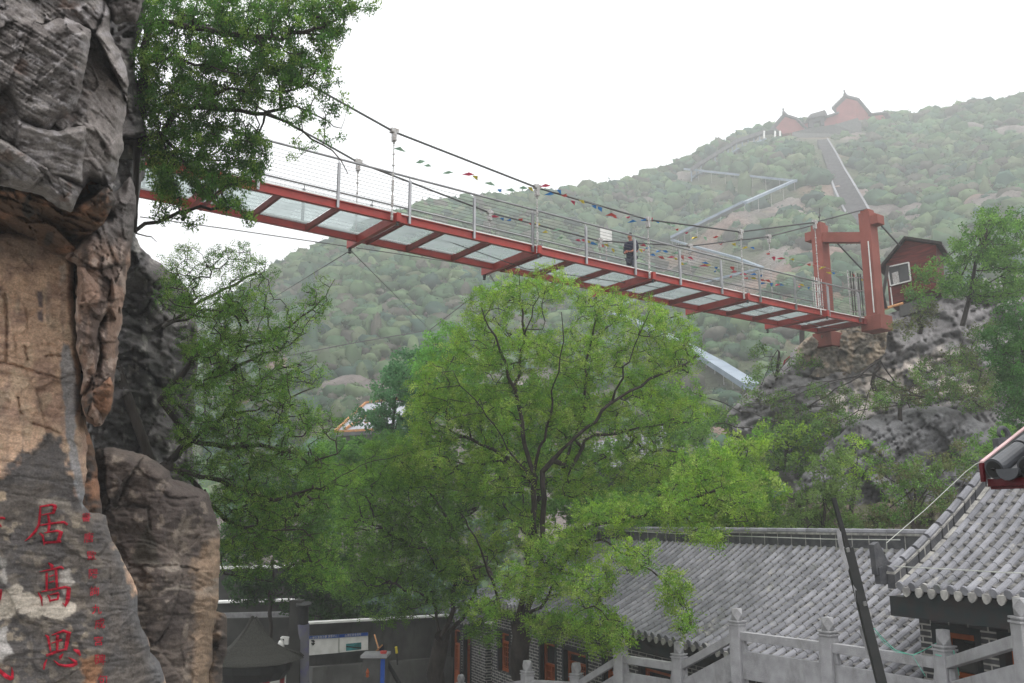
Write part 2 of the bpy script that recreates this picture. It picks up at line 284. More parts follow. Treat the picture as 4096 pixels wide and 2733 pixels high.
def npmesh(name, v, quads, m, parent=None, tint=None, smooth=False, local=False):
    v = np.asarray(v, np.float32)
    if parent is not None and not local: v = v - np.array(worigin(parent), np.float32)
    q = np.asarray(quads, np.int32); k = q.shape[1]; me = bpy.data.meshes.new(name); me.vertices.add(len(v)); me.vertices.foreach_set('co', v.ravel())
    me.loops.add(q.size); me.loops.foreach_set('vertex_index', q.ravel()); me.polygons.add(len(q)); me.polygons.foreach_set('loop_start', np.arange(0, q.size, k, dtype=np.int32))
    me.update(calc_edges=True)
    if smooth: me.polygons.foreach_set('use_smooth', np.ones(len(q), bool))
    if tint is not None:
        a = me.color_attributes.new('tint', 'FLOAT_COLOR', 'POINT'); c = np.ones((len(v), 4), np.float32); c[:, :3] = tint; a.data.foreach_set('color', c.ravel())
    me.materials.append(m); me.validate(); o = bpy.data.objects.new(name, me); COL.objects.link(o)
    if parent is not None: o.parent = parent
    return o
# ================================================================== THE SETTING
def lerp(a, b, t): t = np.clip(t, 0, 1)[..., None]; return np.array(a) * (1 - t) + np.array(b) * t
def sstep(x, a, b): t = np.clip((x - a) / (b - a), 0, 1); return t * t * (3 - 2 * t)
GZ = -5.2
# ---- hill terrain: ridge measured off the photo, real distances 180-310 m
RU = np.array([-600, 300, 900, 1050, 1150, 1300, 1450, 1700, 2000, 2300, 2450, 2600, 2700, 2800, 2900, 3000, 3080, 3200, 3300, 3400, 3550, 3650, 3800, 3950, 4096, 4500])
RV = np.array([1600, 1500, 1280, 1160, 1095, 1010, 940, 860, 812, 792, 770, 722, 690, 635, 580, 545, 525, 505, 500, 495, 480, 478, 450, 428, 405, 350])
RD = np.interp(RU, [-600, 1050, 1700, 2300, 2700, 3000, 3600, 4096, 4500], [170, 185, 215, 235, 280, 300, 310, 295, 290])
rp = Pn(RU.astype(float), RV.astype(float), RD); RA = rp[:, 0] / rp[:, 1]; Y0T = 46.0
def terr(a, Y, noise=True):
    Yr = np.interp(a, RA, rp[:, 1]); zr = np.interp(a, RA, rp[:, 2]); t = np.clip((Y - Y0T) / (Yr - Y0T), 0, 1)
    z0 = GZ - .8; z = z0 + (zr - z0) * (.55 * t + .45 * t ** 1.7)
    over = np.clip(Y - Yr, 0, None); z = z - over * .5
    if noise:
        p = np.stack([a * Y / 26, Y / 26, np.zeros_like(Y)], -1); z = z + fbm(p, 4, 3) * 4.5 * np.clip(t * 4, 0, 1) * np.clip((1 - t) * 5, 0.02, 1)
    return z
def hit(u, v):
    """terrain point seen at photo pixel u,v"""
    x = (u - 2048) / F; y = (1366.5 - v) / F; dy = CP - y * SP; dz = SP + y * CP; a = x / dy; Ys = np.linspace(Y0T + 1, 420, 1500)
    z = terr(np.full_like(Ys, a), Ys); k = np.argmax(z >= dz / dy * Ys)
    if z[k] < dz / dy * Ys[k]: k = np.argmax(z / Ys)
    return Vector((a * Ys[k], Ys[k], float(z[k])))
na, nr = 330, 150
aa = np.linspace(-.85, .85, na); tt = np.concatenate([np.linspace(0, 1, nr) ** 1.25, [1.05, 1.2, 1.5]])
A_, T_ = np.meshgrid(aa, tt); Yr_ = np.interp(A_, RA, rp[:, 1]); Y_ = Y0T + (Yr_ - Y0T) * T_
Z_ = terr(A_, Y_); V_ = np.stack([A_ * Y_, Y_, Z_], -1)
crag = sstep(fbm(V_ / 16, 4, 11), .2, .6)
V_[..., 2] += (np.abs(fbm(V_ / 7, 3, 5)) * 2.2 * crag)
tint_h = lerp((.06, .075, .035), (.15, .13, .12), crag); tint_h = tint_h * (1 + .35 * fbm(V_ / 5, 3, 8))[..., None]
brown = sstep(fbm(V_ / 20, 3, 21), .2, .5); tint_h = lerp(tint_h, (.20, .12, .09), brown * .6)
idx = np.arange(V_.shape[0] * na).reshape(V_.shape[0], na); q = np.stack([idx[:-1, :-1], idx[:-1, 1:], idx[1:, 1:], idx[1:, :-1]], -1).reshape(-1, 4)
tag(npmesh('hill', V_.reshape(-1, 3), q, M['soil'], tint=np.clip(tint_h, 0, 1).reshape(-1, 3), smooth=True), kind='structure')
g = MB(); g.add([(-520, -60, GZ), (520, -60, GZ), (520, 470, GZ), (-520, 470, GZ)], [(0, 1, 2, 3)]); tag(g.build('ground', M['paving']), kind='structure')
# ---- leaf quads
def leaf_quads(c, d, nrm, L, W):
    """c centre, d long direction, nrm normal, L,W sizes -> verts (n*4), quads"""
    s = np.cross(d, nrm); s /= np.linalg.norm(s, axis=1, keepdims=True) + 1e-9
    v = np.stack([c - d * L[:, None] * .5, c + s * W[:, None] * .5 - d * L[:, None] * .08, c + d * L[:, None] * .5, c - s * W[:, None] * .5 - d * L[:, None] * .08], 1)
    return v.reshape(-1, 3), np.arange(len(c) * 4).reshape(-1, 4)
def unit(n, rng): x = rng.normal(size=(n, 3)); return x / np.linalg.norm(x, axis=1, keepdims=True)
# ---- scrub that covers the hill (nobody could count it)
def hill_scrub():
    rng = np.random.default_rng(3); n = 13500
    a = rng.uniform(-.36, .62, n); Yr = np.interp(a, RA, rp[:, 1]); t = rng.uniform(.0, 1.0, n) ** .85; Y = Y0T + 3 + (Yr - Y0T - 1) * t
    nrd = 900; a[:nrd] = rng.uniform(-.34, .62, nrd); Y[:nrd] = np.interp(a[:nrd], RA, rp[:, 1]) - rng.uniform(-1, 5, nrd)
    z = terr(a, Y); c = np.stack([a * Y, Y, z], -1)
    den = fbm(c / 16, 4, 11); keep = (rng.uniform(0, 1, n) > sstep(den, .15, .6) * .7); keep[:nrd] = True
    # keep the stone stair and the slide free
    for (p0, p1, wd) in CLEAR:
        d = np.array([p1.x - p0.x, p1.y - p0.y]); l2 = (d ** 2).sum(); s = np.clip(((c[:, 0] - p0.x) * d[0] + (c[:, 1] - p0.y) * d[1]) / l2, 0, 1)
        dd = np.hypot(c[:, 0] - p0.x - s * d[0], c[:, 1] - p0.y - s * d[1]); keep &= dd > wd * rng.uniform(.75, 1.3, n)
    c = c[keep]; n = len(c); sz = rng.uniform(0, 1, n) ** 1.8 * 2.2 + .75; sz *= np.clip(c[:, 1] / 170, .5, 1.15); tall = (rng.uniform(0, 1, n) > .975) & (c[:, 1] < np.interp(c[:, 0] / c[:, 1], RA, rp[:, 1]) - 25); hh = sz * np.where(tall, rng.uniform(1.4, 2.0, n), rng.uniform(.65, 1.0, n)); sz = np.where(tall, sz * .6, sz); c[:, 2] += hh * .32
    pal = np.array([(.068, .135, .06), (.095, .16, .072), (.058, .12, .068), (.12, .175, .082), (.105, .105, .08), (.13, .165, .09), (.038, .085, .06)]); pi = rng.choice(len(pal), n, p=[.22, .20, .18, .10, .14, .08, .08]); bc = pal[pi] * rng.uniform(.78, 1.2, (n, 1)) * (1 + .3 * fbm(c / 22, 2, 77))[:, None]
    # each crown: a lumpy closed body plus loose leafy tufts on its surface
    import bmesh
    bm = bmesh.new(); bmesh.ops.create_icosphere(bm, subdivisions=2, radius=1); iv = np.array([v_.co[:] for v_ in bm.verts]); iF = np.array([[v_.index for v_ in f.verts] for f in bm.faces]); bm.free(); nv = len(iv)
    R3 = np.stack([sz, sz, hh], -1); V3 = iv[None] * R3[:, None, :] * .9; w3 = V3 + c[:, None]; lump = 1 + .42 * vnoise(w3 * .9, 31) + .34 * vnoise(w3 * 2.3, 32); V3 = V3 * lump[..., None] + c[:, None]
    F3 = (iF[None] + (np.arange(n) * nv)[:, None, None]).reshape(-1, 3); tb = np.repeat(bc, nv, 0) * rng.uniform(.75, 1.2, (n * nv, 1)); ob = npmesh('hillside_scrub', V3.reshape(-1, 3), F3, M['hill_leaf'], tint=tb); tag(ob, 'dense green scrub and small trees covering the misty hill', 'scrub', kind='stuff')
    k = 40; ii = np.repeat(np.arange(n), k); jj = rng.integers(0, nv, n * k); pos = V3[ii, jj]; nr_ = iv[jj] + rng.normal(size=pos.shape) * .35; nr_ /= np.linalg.norm(nr_, axis=1, keepdims=True); d = np.cross(nr_, unit(n * k, rng)); d /= np.linalg.norm(d, axis=1, keepdims=True) + 1e-9; pos = pos + iv[jj] * rng.uniform(-.05, .42, (n * k, 1))
    L = rng.uniform(.35, .8, n * k) * np.clip(pos[:, 1] / 190, .4, 1.2); v, q = leaf_quads(pos, d, nr_, L, L * rng.uniform(.5, .8, n * k)); tc = bc[ii] * rng.uniform(.65, 1.4, (n * k, 1)); lf = npmesh('scrub_leaves', v, q, M['hill_leaf'], ob, tint=np.repeat(tc, 4, 0))
# ---- rock relief: outline measured off the photo, real depth, thickness and broken faces
def rock(name, poly, Dfun, tintfun, step=6, rnd=60, R=.5, back=2.5, facet=.18, fscale=1.3, strata=.08, sfreq=3.0, saxis=(.25, .1, 1), fine=.03, seed=0, mt='rock', jag=5, keepgrid=False, cuts=(), nf=1.):
    us = [p[0] for p in poly]; vs_ = [p[1] for p in poly]; u = np.arange(min(us) - step, max(us) + step * 2, step, float); v = np.arange(min(vs_) - step, max(vs_) + step * 2, step, float)
    U, Vv = np.meshgrid(u, v); w3 = np.stack([U / 45, Vv / 45, np.full_like(U, seed)], -1)
    e = inpoly(U, Vv, poly) + fbm(w3, 3, seed) * jag; D0 = Dfun(U, Vv); p = Pn(U, Vv, D0)
    x = np.clip(e / rnd, 0, 1); dep = R * (.45 * (1 - np.sqrt(np.clip(1 - (1 - x) ** 2, 0, 1))) + .55 * (1 - x) ** 2)
    wp = p + .07 / fscale * np.stack([fbm(p * 1.2 * nf, 2, seed + 5), fbm(p * 1.2 * nf + 9, 2, seed + 6), fbm(p * 1.2 * nf + 19, 2, seed + 7)], -1)
    f1, f2, hid, off = cells(wp * fscale * np.array([1, .6, .75]), seed)
    nd = np.stack([np.cos(hid * 40), np.zeros_like(hid), np.sin(hid * 71)], -1); dep += facet * ((hid - .5) * .9 + (off * nd).sum(-1) * 1.3)
    g1, g2, hid2, off2 = cells(wp * fscale * 3.1, seed + 3); nd2 = np.stack([np.cos(hid2 * 50), np.zeros_like(hid2), np.sin(hid2 * 31)], -1); dep += facet * .34 * ((hid2 - .5) * .8 + (off2 * nd2).sum(-1) * 1.3)
    h1, h2, hid3, off3 = cells(wp * fscale * np.array([5, 3, 11.]), seed + 6); dep += facet * .13 * ((hid3 - .5) * 1.2 + off3[..., 0] * np.cos(hid3 * 33) * 1.2)
    ax = np.array(saxis, float); ax /= np.linalg.norm(ax); acr = (p * ax).sum(-1); qb = np.stack([p[..., 0] * 1.3 * nf - acr * .5 * nf, p[..., 1] * nf, acr * 11 * sfreq / 4], -1); rid = 1 - np.abs(fbm(qb, 4, seed + 31)) * 2.4; rid = np.clip(rid, 0, 1) ** 3; dep += strata * .55 * rid
    crack = np.clip(1 - (f2 - f1) / .022, 0, 1) * (hid > .3) * min(1, max(0, (facet - .1) * 8)); dep += crack * facet * .35
    s = (p * np.array(saxis)).sum(-1) * sfreq + fbm(p * .8 * nf, 3, seed + 8) * .8; fr = s - np.floor(s); lay = _h(np.floor(s).astype(int), 0 * np.floor(s).astype(int), 0, seed); dep += strata * ((1 - fr) * .8 + lay * .9)
    s2 = s * 3.7 + fbm(p * 3 * nf, 2, seed); dep += strata * .25 * (1 - (s2 - np.floor(s2)))
    dep += fine * fbm(p * 7, 4, seed + 1) + fine * 2 * fbm(p * 2 * nf, 3, seed + 2)
    cutm = np.zeros_like(D0)
    for cpts, cw in cuts:
        wob = nz(U, V_c(Vv), 14, 71) * 4
        for (x1, y1), (x2, y2) in zip(cpts, cpts[1:]):
            t = np.clip(((U - x1) * (x2 - x1) + (Vv - y1) * (y2 - y1)) / ((x2 - x1) ** 2 + (y2 - y1) ** 2), 0, 1); dd = np.hypot(U - x1 - t * (x2 - x1), Vv - y1 - t * (y2 - y1) + wob); cutm = np.maximum(cutm, np.clip(1 - dd / cw, 0, 1))
    dep += cutm * .07
    D = D0 + dep; keep = e > 0; Vt = Pn(U, Vv, D); idx = -np.ones(U.shape, int)
    c4 = keep[:-1, :-1] & keep[:-1, 1:] & keep[1:, 1:] & keep[1:, :-1]
    used = np.zeros(U.shape, bool); used[:-1, :-1] |= c4; used[:-1, 1:] |= c4; used[1:, 1:] |= c4; used[1:, :-1] |= c4
    idx[used] = np.arange(used.sum()); verts = Vt[used]; a, b, c, d = idx[:-1, :-1][c4], idx[:-1, 1:][c4], idx[1:, 1:][c4], idx[1:, :-1][c4]
    # soften the staircase of the outline
    q = np.stack([a, d, c, b], -1); ed = np.concatenate([q[:, [0, 1]], q[:, [1, 2]], q[:, [2, 3]], q[:, [3, 0]]]); key = np.sort(ed, 1); kk = key[:, 0].astype(np.int64) * (len(verts) + 1) + key[:, 1]
    un, inv, cnt = np.unique(kk, return_inverse=True, return_counts=True); bd = ed[cnt[inv] == 1]
    nxt = np.zeros_like(verts); cn = np.zeros(len(verts))
    for _ in range(3):
        nxt[:] = 0; cn[:] = 0
        for i, j in ((0, 1), (1, 0)): np.add.at(nxt, bd[:, i], verts[bd[:, j]]); np.add.at(cn, bd[:, i], 1)
        m = cn > 0; verts[m] = verts[m] * .5 + .5 * nxt[m] / cn[m][:, None]
    tv = tintfun(U, Vv, p)[used]; tv = tv * (1 - .4 * crack[used] - .22 * (rid[used] > .75))[:, None]
    bv = np.unique(bd); mp = -np.ones(len(verts), int); mp[bv] = np.arange(len(bv)) + len(verts); fwd = verts[bv] / np.linalg.norm(verts[bv], axis=1, keepdims=True)
    cen = verts.mean(0); bk = verts[bv] + fwd * back + (cen - verts[bv]) * .12 * np.array([1, 0, 1]); sk = np.stack([bd[:, 1], bd[:, 0], mp[bd[:, 0]], mp[bd[:, 1]]], -1)
    V2 = np.concatenate([verts, bk]); T2 = np.concatenate([tv, tv[bv] * .8]); ob = npmesh(name, V2, np.concatenate([q, sk]), M[mt], tint=np.clip(T2, 0, 1), smooth=False)
    tag(ob, kind='structure')
    if keepgrid: return u, v, D
    return ob
V_c = lambda x: x
def blot(U, V, poly, soft=18, wob=22, seed=0):
    d = inpoly(U, V, poly) + fbm(np.stack([U / 38, V / 38, np.full_like(U, seed + .5)], -1), 4, seed) * wob; return sstep(d, -soft, soft)
DK = (.105, .095, .092); TAN = (.56, .38, .265); BR = (.17, .105, .075)
def nz(U, V, s, seed, o=4): return fbm(np.stack([U / s, V / s, np.full_like(U, seed * 1.37)], -1), o, seed)
# tan wall with the carving
def tint_T(U, V, p):
    c = lerp(TAN, (.38, .25, .185), sstep(nz(U, V, 90, 1), -.1, .5)); c = lerp(c, (.50, .37, .26), sstep(nz(U, V * .6, 60, 2), .15, .55) * .8)
    c = lerp(c, (.20, .16, .14), sstep(nz(U * 2.2, V * .35, 70, 3), .3, .65) * .35)
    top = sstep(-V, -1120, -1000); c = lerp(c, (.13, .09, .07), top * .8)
    for pl in ([(148, 1165), (170, 1165), (172, 1230), (152, 1228)], [(146, 1245), (170, 1240), (174, 1288), (150, 1285)]): c = lerp(c, (.16, .12, .115), blot(U, V, pl, 6, 5, 4))
    c = lerp(c, (.55, .47, .40), blot(U, V, [(235, 1065), (260, 1060), (262, 1110), (240, 1140)], 8, 14, 5) * .7)
    dk = blot(U, V, [(-220, 1905), (0, 1900), (60, 1850), (120, 1800), (190, 1740), (262, 1745), (300, 1950), (420, 2040), (700, 2800), (-220, 2800)], 14, 34, 6)
    low = lerp(DK, (.13, .112, .10), sstep(nz(U, V, 80, 7), -.2, .4)); mott = sstep(nz(U, V, 30, 8, 6), .12, .42) * (.35 + .65 * sstep(nz(U, V, 160, 9), -.1, .3)) * sstep(V, 2010, 2110) * sstep(-U, -470, -330)
    low = lerp(low, (.34, .285, .22), mott * .85); low = lerp(low, (.13, .13, .135), sstep(U - (V - 2050) * .28, 380, 470) * .9)
    low = lerp(low, (.52, .46, .39), blot(U, V, [(-60, 2365), (40, 2352), (68, 2340), (90, 2370), (150, 2385), (240, 2392), (300, 2420), (288, 2470), (240, 2490), (170, 2462), (120, 2476), (70, 2448), (0, 2480), (-60, 2470)], 5, 16, 10))
    low = lerp(low, (.50, .47, .45), blot(U, V, [(-60, 2505), (22, 2508), (36, 2580), (56, 2615), (0, 2645), (-60, 2650)], 5, 14, 11)); low = lerp(low, (.50, .46, .42), blot(U, V, [(240, 2285), (275, 2280), (290, 2330), (262, 2400), (240, 2360)], 6, 20, 12) * .8)
    low = lerp(low, (.50, .47, .44), blot(U, V, [(0, 2230), (30, 2240), (30, 2330), (0, 2340)], 8, 20, 13) * .6); low = lerp(low, (.36, .32, .27), blot(U, V, [(150, 2000), (180, 1990), (280, 2005), (290, 2060), (220, 2030), (150, 2040)], 9, 14, 14) * .6)
    low = lerp(low, (.36, .17, .08), blot(U, V, [(325, 2630), (400, 2625), (405, 2690), (380, 2760), (330, 2760)], 10, 18, 15) * .7)
    low = lerp(low, (.46, .36, .26), blot(U, V, [(-60, 1960), (30, 1965), (25, 2000), (-60, 2010)], 5, 8, 16))
    c = lerp(c, low, dk)
    c = lerp(c, (.27, .275, .285), blot(U, V, [(252, 1372), (275, 1380), (300, 1460), (316, 1560), (305, 1660), (300, 1760), (330, 1900), (345, 2010), (330, 2040), (296, 1930), (262, 1720), (255, 1600), (240, 1500)], 5, 8, 17) * .85); return c * (1 + .12 * nz(U, V, 12, 18))[..., None]
def DT(U, V): return 8.0 + (U - 200) * .0011 + np.clip(V - 1900, -900, 0) * -.0004 + sstep(U, 330, 700) * .9 + np.clip(np.abs(U - 285) < 40, 0, 1) * 0
POLY_T = [(-240, 930), (300, 930), (300, 1066), (296, 1187), (306, 1257), (330, 1500), (330, 1576), (330, 1665), (350, 1760), (350, 1900), (334, 2013), (362, 2050), (422, 2058), (431, 2098), (456, 2165), (496, 2244), (518, 2295), (549, 2357), (557, 2464), (569, 2526), (603, 2577), (605, 2627), (648, 2672), (665, 2733), (690, 2860), (-240, 2860)]
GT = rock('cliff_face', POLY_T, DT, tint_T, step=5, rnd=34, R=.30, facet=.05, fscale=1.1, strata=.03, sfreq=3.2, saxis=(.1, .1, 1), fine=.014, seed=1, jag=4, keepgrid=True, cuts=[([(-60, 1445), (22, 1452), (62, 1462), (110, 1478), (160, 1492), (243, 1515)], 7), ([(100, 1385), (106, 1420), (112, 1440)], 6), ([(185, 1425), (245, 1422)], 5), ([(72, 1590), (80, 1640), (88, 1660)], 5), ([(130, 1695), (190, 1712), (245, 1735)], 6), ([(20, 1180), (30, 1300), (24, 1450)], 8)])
def tint_A(U, V, p):
    c = lerp((.215, .195, .185), (.13, .115, .11), sstep(nz(U * .8 + V * .5, V - U * .4, 60, 21), -.2, .35)); c = lerp(c, (.27, .25, .25), sstep(nz(U + V * .4, V * 1.6 - U * .6, 34, 22, 5), .12, .5))
    c = lerp(c, (.16, .10, .075), sstep(nz(U, V, 90, 23), .3, .6) * .6); c = lerp(c, (.25, .22, .205), blot(U, V, [(330, 250), (420, 180), (500, 330), (510, 560), (400, 720), (330, 640), (340, 430)], 30, 40, 24) * .75); return c
POLY_A = [(-240, -260), (440, -260), (419, 0), (448, 52), (442, 121), (460, 168), (488, 207), (505, 265), (519, 334), (511, 448), (494, 528), (491, 606), (478, 640), (465, 718), (450, 778), (400, 738), (360, 722), (330, 760), (290, 858), (228, 832), (172, 786), (63, 762), (0, 745), (-240, 735)]
rock('cliff_overhang', POLY_A, lambda U, V: 6.9 + (U - 250) * .0009 + sstep(U, 330, 560) * .45 + (V - 400) * -.0004 + sstep(V, 480, 800) * .25, tint_A, step=5, rnd=46, R=.5, facet=.30, fscale=.95, strata=.04, sfreq=5.2, saxis=(.55, .1, .85), fine=.03, seed=2, jag=5)
rock('cliff_block', [(60, 470), (150, 505), (235, 520), (350, 500), (330, 740), (240, 715), (160, 720), (62, 716)], lambda U, V: 6.75 + (V - 600) * .0006 + 0 * U, tint_A, step=5, rnd=26, R=.22, back=1, facet=.08, strata=.03, sfreq=5, seed=31, fine=.02)
rock('cliff_block', [(-240, 60), (40, 30), (180, 80), (260, 60), (370, 120), (350, 260), (330, 360), (300, 440), (230, 500), (180, 545), (70, 490), (20, 380), (-240, 300)], lambda U, V: 6.6 + (V - 300) * -.0003 + (U) * .0004, tint_A, step=5, rnd=60, R=.36, back=1, facet=.10, fscale=1.6, strata=.06, sfreq=7, saxis=(.5, .1, .9), seed=34, fine=.03)
def tint_L(U, V, p):
    c = lerp((.13, .08, .055), (.24, .125, .075), sstep(nz(U * .6, V * 1.4, 60, 25), .0, .5)); return lerp(c, (.06, .05, .045), sstep(nz(U, V, 50, 26), .1, .5))
rock('cliff_ledge', [(-240, 720), (0, 730), (80, 745), (290, 840), (430, 745), (470, 800), (420, 900), (335, 960), (300, 1050), (250, 1034), (100, 980), (-240, 950)], lambda U, V: 7.1 + sstep(V - U * .2, 730, 1000) * 1.25, tint_L, step=5, rnd=30, R=.2, facet=.22, fscale=1.8, strata=.05, seed=3, fine=.03)
def tint_M(U, V, p):
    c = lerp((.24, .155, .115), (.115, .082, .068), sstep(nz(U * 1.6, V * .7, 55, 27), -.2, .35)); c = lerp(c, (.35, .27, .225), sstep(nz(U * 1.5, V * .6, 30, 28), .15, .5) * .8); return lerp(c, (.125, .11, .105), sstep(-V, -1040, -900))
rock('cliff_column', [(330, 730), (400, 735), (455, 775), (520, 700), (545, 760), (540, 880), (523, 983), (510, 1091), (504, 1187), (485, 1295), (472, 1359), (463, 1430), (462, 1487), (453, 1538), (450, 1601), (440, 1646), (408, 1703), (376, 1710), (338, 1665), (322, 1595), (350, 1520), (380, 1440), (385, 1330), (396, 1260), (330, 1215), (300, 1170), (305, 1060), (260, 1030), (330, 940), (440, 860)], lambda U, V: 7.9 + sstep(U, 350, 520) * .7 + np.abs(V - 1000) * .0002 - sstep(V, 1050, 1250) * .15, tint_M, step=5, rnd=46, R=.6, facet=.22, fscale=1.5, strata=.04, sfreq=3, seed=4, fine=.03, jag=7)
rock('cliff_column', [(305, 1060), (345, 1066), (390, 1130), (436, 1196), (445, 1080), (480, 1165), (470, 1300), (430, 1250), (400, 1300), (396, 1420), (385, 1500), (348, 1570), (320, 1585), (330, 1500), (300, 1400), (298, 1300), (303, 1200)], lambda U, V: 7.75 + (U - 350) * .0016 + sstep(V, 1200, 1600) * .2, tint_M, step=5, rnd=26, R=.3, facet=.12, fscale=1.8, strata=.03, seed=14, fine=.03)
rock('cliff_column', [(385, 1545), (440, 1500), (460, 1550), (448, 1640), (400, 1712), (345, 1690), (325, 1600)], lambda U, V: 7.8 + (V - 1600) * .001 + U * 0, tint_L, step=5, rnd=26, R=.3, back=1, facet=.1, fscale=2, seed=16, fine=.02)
def tint_R(U, V, p):
    c = lerp((.075, .06, .054), (.115, .092, .078), sstep(nz(U, V, 120, 31), -.1, .5)); c = lerp(c, (.30, .25, .20), sstep(nz(U * 1.3, V, 46, 32, 6), .3, .7) * .45)
    c = lerp(c, (.045, .04, .032), blot(U, V, [(590, 2095), (612, 2120), (625, 2180), (640, 2260), (560, 2262), (515, 2235), (560, 2160)], 10, 16, 33) * .9); c = lerp(c, (.30, .21, .14), blot(U, V, [(790, 2230), (880, 2150), (890, 2300), (850, 2733), (760, 2733), (790, 2500), (770, 2350)], 20, 34, 34) * .7)
    c = lerp(c, (.29, .25, .21), sstep(nz(U * .5, V * 2, 50, 35), .1, .4) * sstep(V, 2240, 2280) * sstep(-V, -2420, -2330) * .7); return c
rock('cliff_boulder', [(383, 1793), (446, 1790), (542, 1806), (625, 1844), (676, 1875), (690, 1912), (789, 1951), (834, 1974), (856, 2036), (879, 2103), (890, 2188), (887, 2239), (876, 2300), (879, 2385), (870, 2441), (856, 2526), (845, 2639), (834, 2733), (830, 2870), (330, 2870), (330, 1900)], lambda U, V: 10.6 + sstep(U, 600, 900) * .8 + (V - 2200) * -.0003 - sstep(V, 2230, 2300) * .12, tint_R, step=5, rnd=60, R=.55, facet=.13, fscale=.62, strata=.05, sfreq=1.6, saxis=(.05, .1, 1), fine=.02, seed=5, jag=8, cuts=[([(435, 2050), (520, 2018), (560, 2025), (600, 2032)], 7), ([(660, 1985), (720, 1998), (790, 1990)], 6), ([(590, 2032), (600, 2120)], 6), ([(515, 2262), (620, 2268), (700, 2262), (790, 2280)], 7), ([(676, 1880), (740, 1935), (830, 1975)], 7)])
rock('cliff_boulder', [(560, 2440), (870, 2440), (907, 2447), (918, 2498), (912, 2600), (900, 2660), (884, 2733), (880, 2870), (560, 2870)], lambda U, V: 12.2 + 0 * U, tint_R, step=6, rnd=50, R=.5, facet=.2, seed=6, fine=.03, jag=7)
def tint_K(U, V, p):
    c = lerp((.085, .08, .08), (.13, .12, .118), sstep(nz(U, V, 80, 41), -.2, .4)); return lerp(c, (.33, .31, .29), sstep(nz(U * 1.6, V * .8, 32, 42, 6), .3, .55) * .8)
rock('cliff_back', [(440, 500), (591, 540), (597, 586), (574, 660), (562, 763), (556, 832), (552, 900), (548, 938), (574, 996), (612, 1034), (663, 1059), (708, 1098), (745, 1130), (780, 1200), (800, 1308), (800, 1410), (790, 1538), (770, 1700), (785, 1857), (800, 2100), (300, 2100), (300, 1700), (400, 1300), (420, 900)], lambda U, V: 14.5 + sstep(U, 500, 800) * 1.3 + (V - 1200) * .0004, tint_K, step=7, rnd=60, R=.9, facet=.6, fscale=.7, strata=.1, sfreq=2, seed=7, fine=.05, jag=9, back=4)
rock('cliff_back', [(400, -260), (590, -260), (577, 0), (566, 60), (545, 110), (520, 90), (494, 92), (460, 104), (430, 60)], lambda U, V: 7.6 + 0 * U, tint_M, step=6, rnd=30, R=.3, facet=.2, fscale=2, seed=8, fine=.04)
rock('cliff_back', [(420, -260), (588, -260), (590, 0), (575, 120), (540, 260), (560, 420), (600, 560), (600, 640), (430, 640), (430, 200)], lambda U, V: 12.5 + 0 * U, tint_K, step=8, rnd=50, R=.8, facet=.4, fscale=1, seed=9, fine=.05, back=3)
rock('cliff_back', [(-240, -260), (440, -260), (430, 650), (455, 760), (470, 1000), (420, 1200), (380, 1300), (350, 1690), (380, 1800), (420, 2100), (420, 2860), (-240, 2860)], lambda U, V: 9.5 + 0 * U, tint_L, step=9, rnd=40, R=.4, facet=.35, fscale=1, seed=19, fine=.04, back=3)
# ---- right-hand outcrop under the bridge tower
def tint_P(U, V, p):
    c = lerp((.20, .192, .195), (.12, .115, .116), sstep(nz(U * .5 + V, V * 1.5, 60, 51), -.2, .4)); c = lerp(c, (.21, .20, .2), sstep(nz(U * .4 + V * .3, V * 1.8, 40, 52), .2, .5) * .6)
    lig = blot(U, V, [(3280, 1560), (3330, 1530), (3420, 1470), (3560, 1440), (3660, 1410), (3800, 1400), (3900, 1450), (4000, 1500), (3950, 1600), (3800, 1590), (3650, 1600), (3480, 1640), (3340, 1680), (3310, 1640)], 24, 70, 53)
    c = lerp(c, (.46, .41, .37), lig * sstep(nz(U * 1.2, V, 34, 54, 6), -.16, .16)); return lerp(c, (.36, .25, .17), blot(U, V, [(3180, 1400), (3500, 1290), (3520, 1320), (3400, 1400), (3220, 1440)], 14, 20, 55) * .8)
rock('rock_outcrop', [(3150, 1400), (3240, 1350), (3330, 1340), (3480, 1290), (3560, 1245), (3680, 1205), (3760, 1180), (3870, 1155), (4000, 1120), (4150, 1080), (4400, 1040), (4400, 2250), (3300, 2250), (3050, 1800), (2890, 1690), (2940, 1610), (3000, 1560), (3080, 1480), (3150, 1440)], lambda U, V: 38.5 - (V - 1300) * .012 - (U - 3500) * .0015, tint_P, step=9, rnd=50, R=1.2, facet=.55, fscale=.42, strata=.75, sfreq=.75, saxis=(-.42, .3, 1), fine=.03, nf=.22, seed=10, mt='rock_far', jag=10, back=9)
rock('rock_outcrop', [(3190, 2000), (3210, 1900), (3290, 1810), (3330, 1760), (3420, 1680), (3520, 1655), (3600, 1640), (3740, 1618), (3860, 1640), (3960, 1700), (4060, 1830), (4120, 2000), (4120, 2300), (3150, 2300)], lambda U, V: 29.5 - (V - 1800) * .006 + (U - 3600) * .001, lambda U, V, p: lerp((.15, .15, .155), (.085, .083, .085), sstep(nz(U * .6 + V * .6, V * 1.3 - U * .3, 50, 56), -.2, .4)), step=8, rnd=80, R=1.4, facet=.6, fscale=.55, strata=.5, sfreq=1.2, saxis=(-.5, .3, .8), fine=.03, nf=.3, seed=12, mt='rock_far', jag=8, back=5)
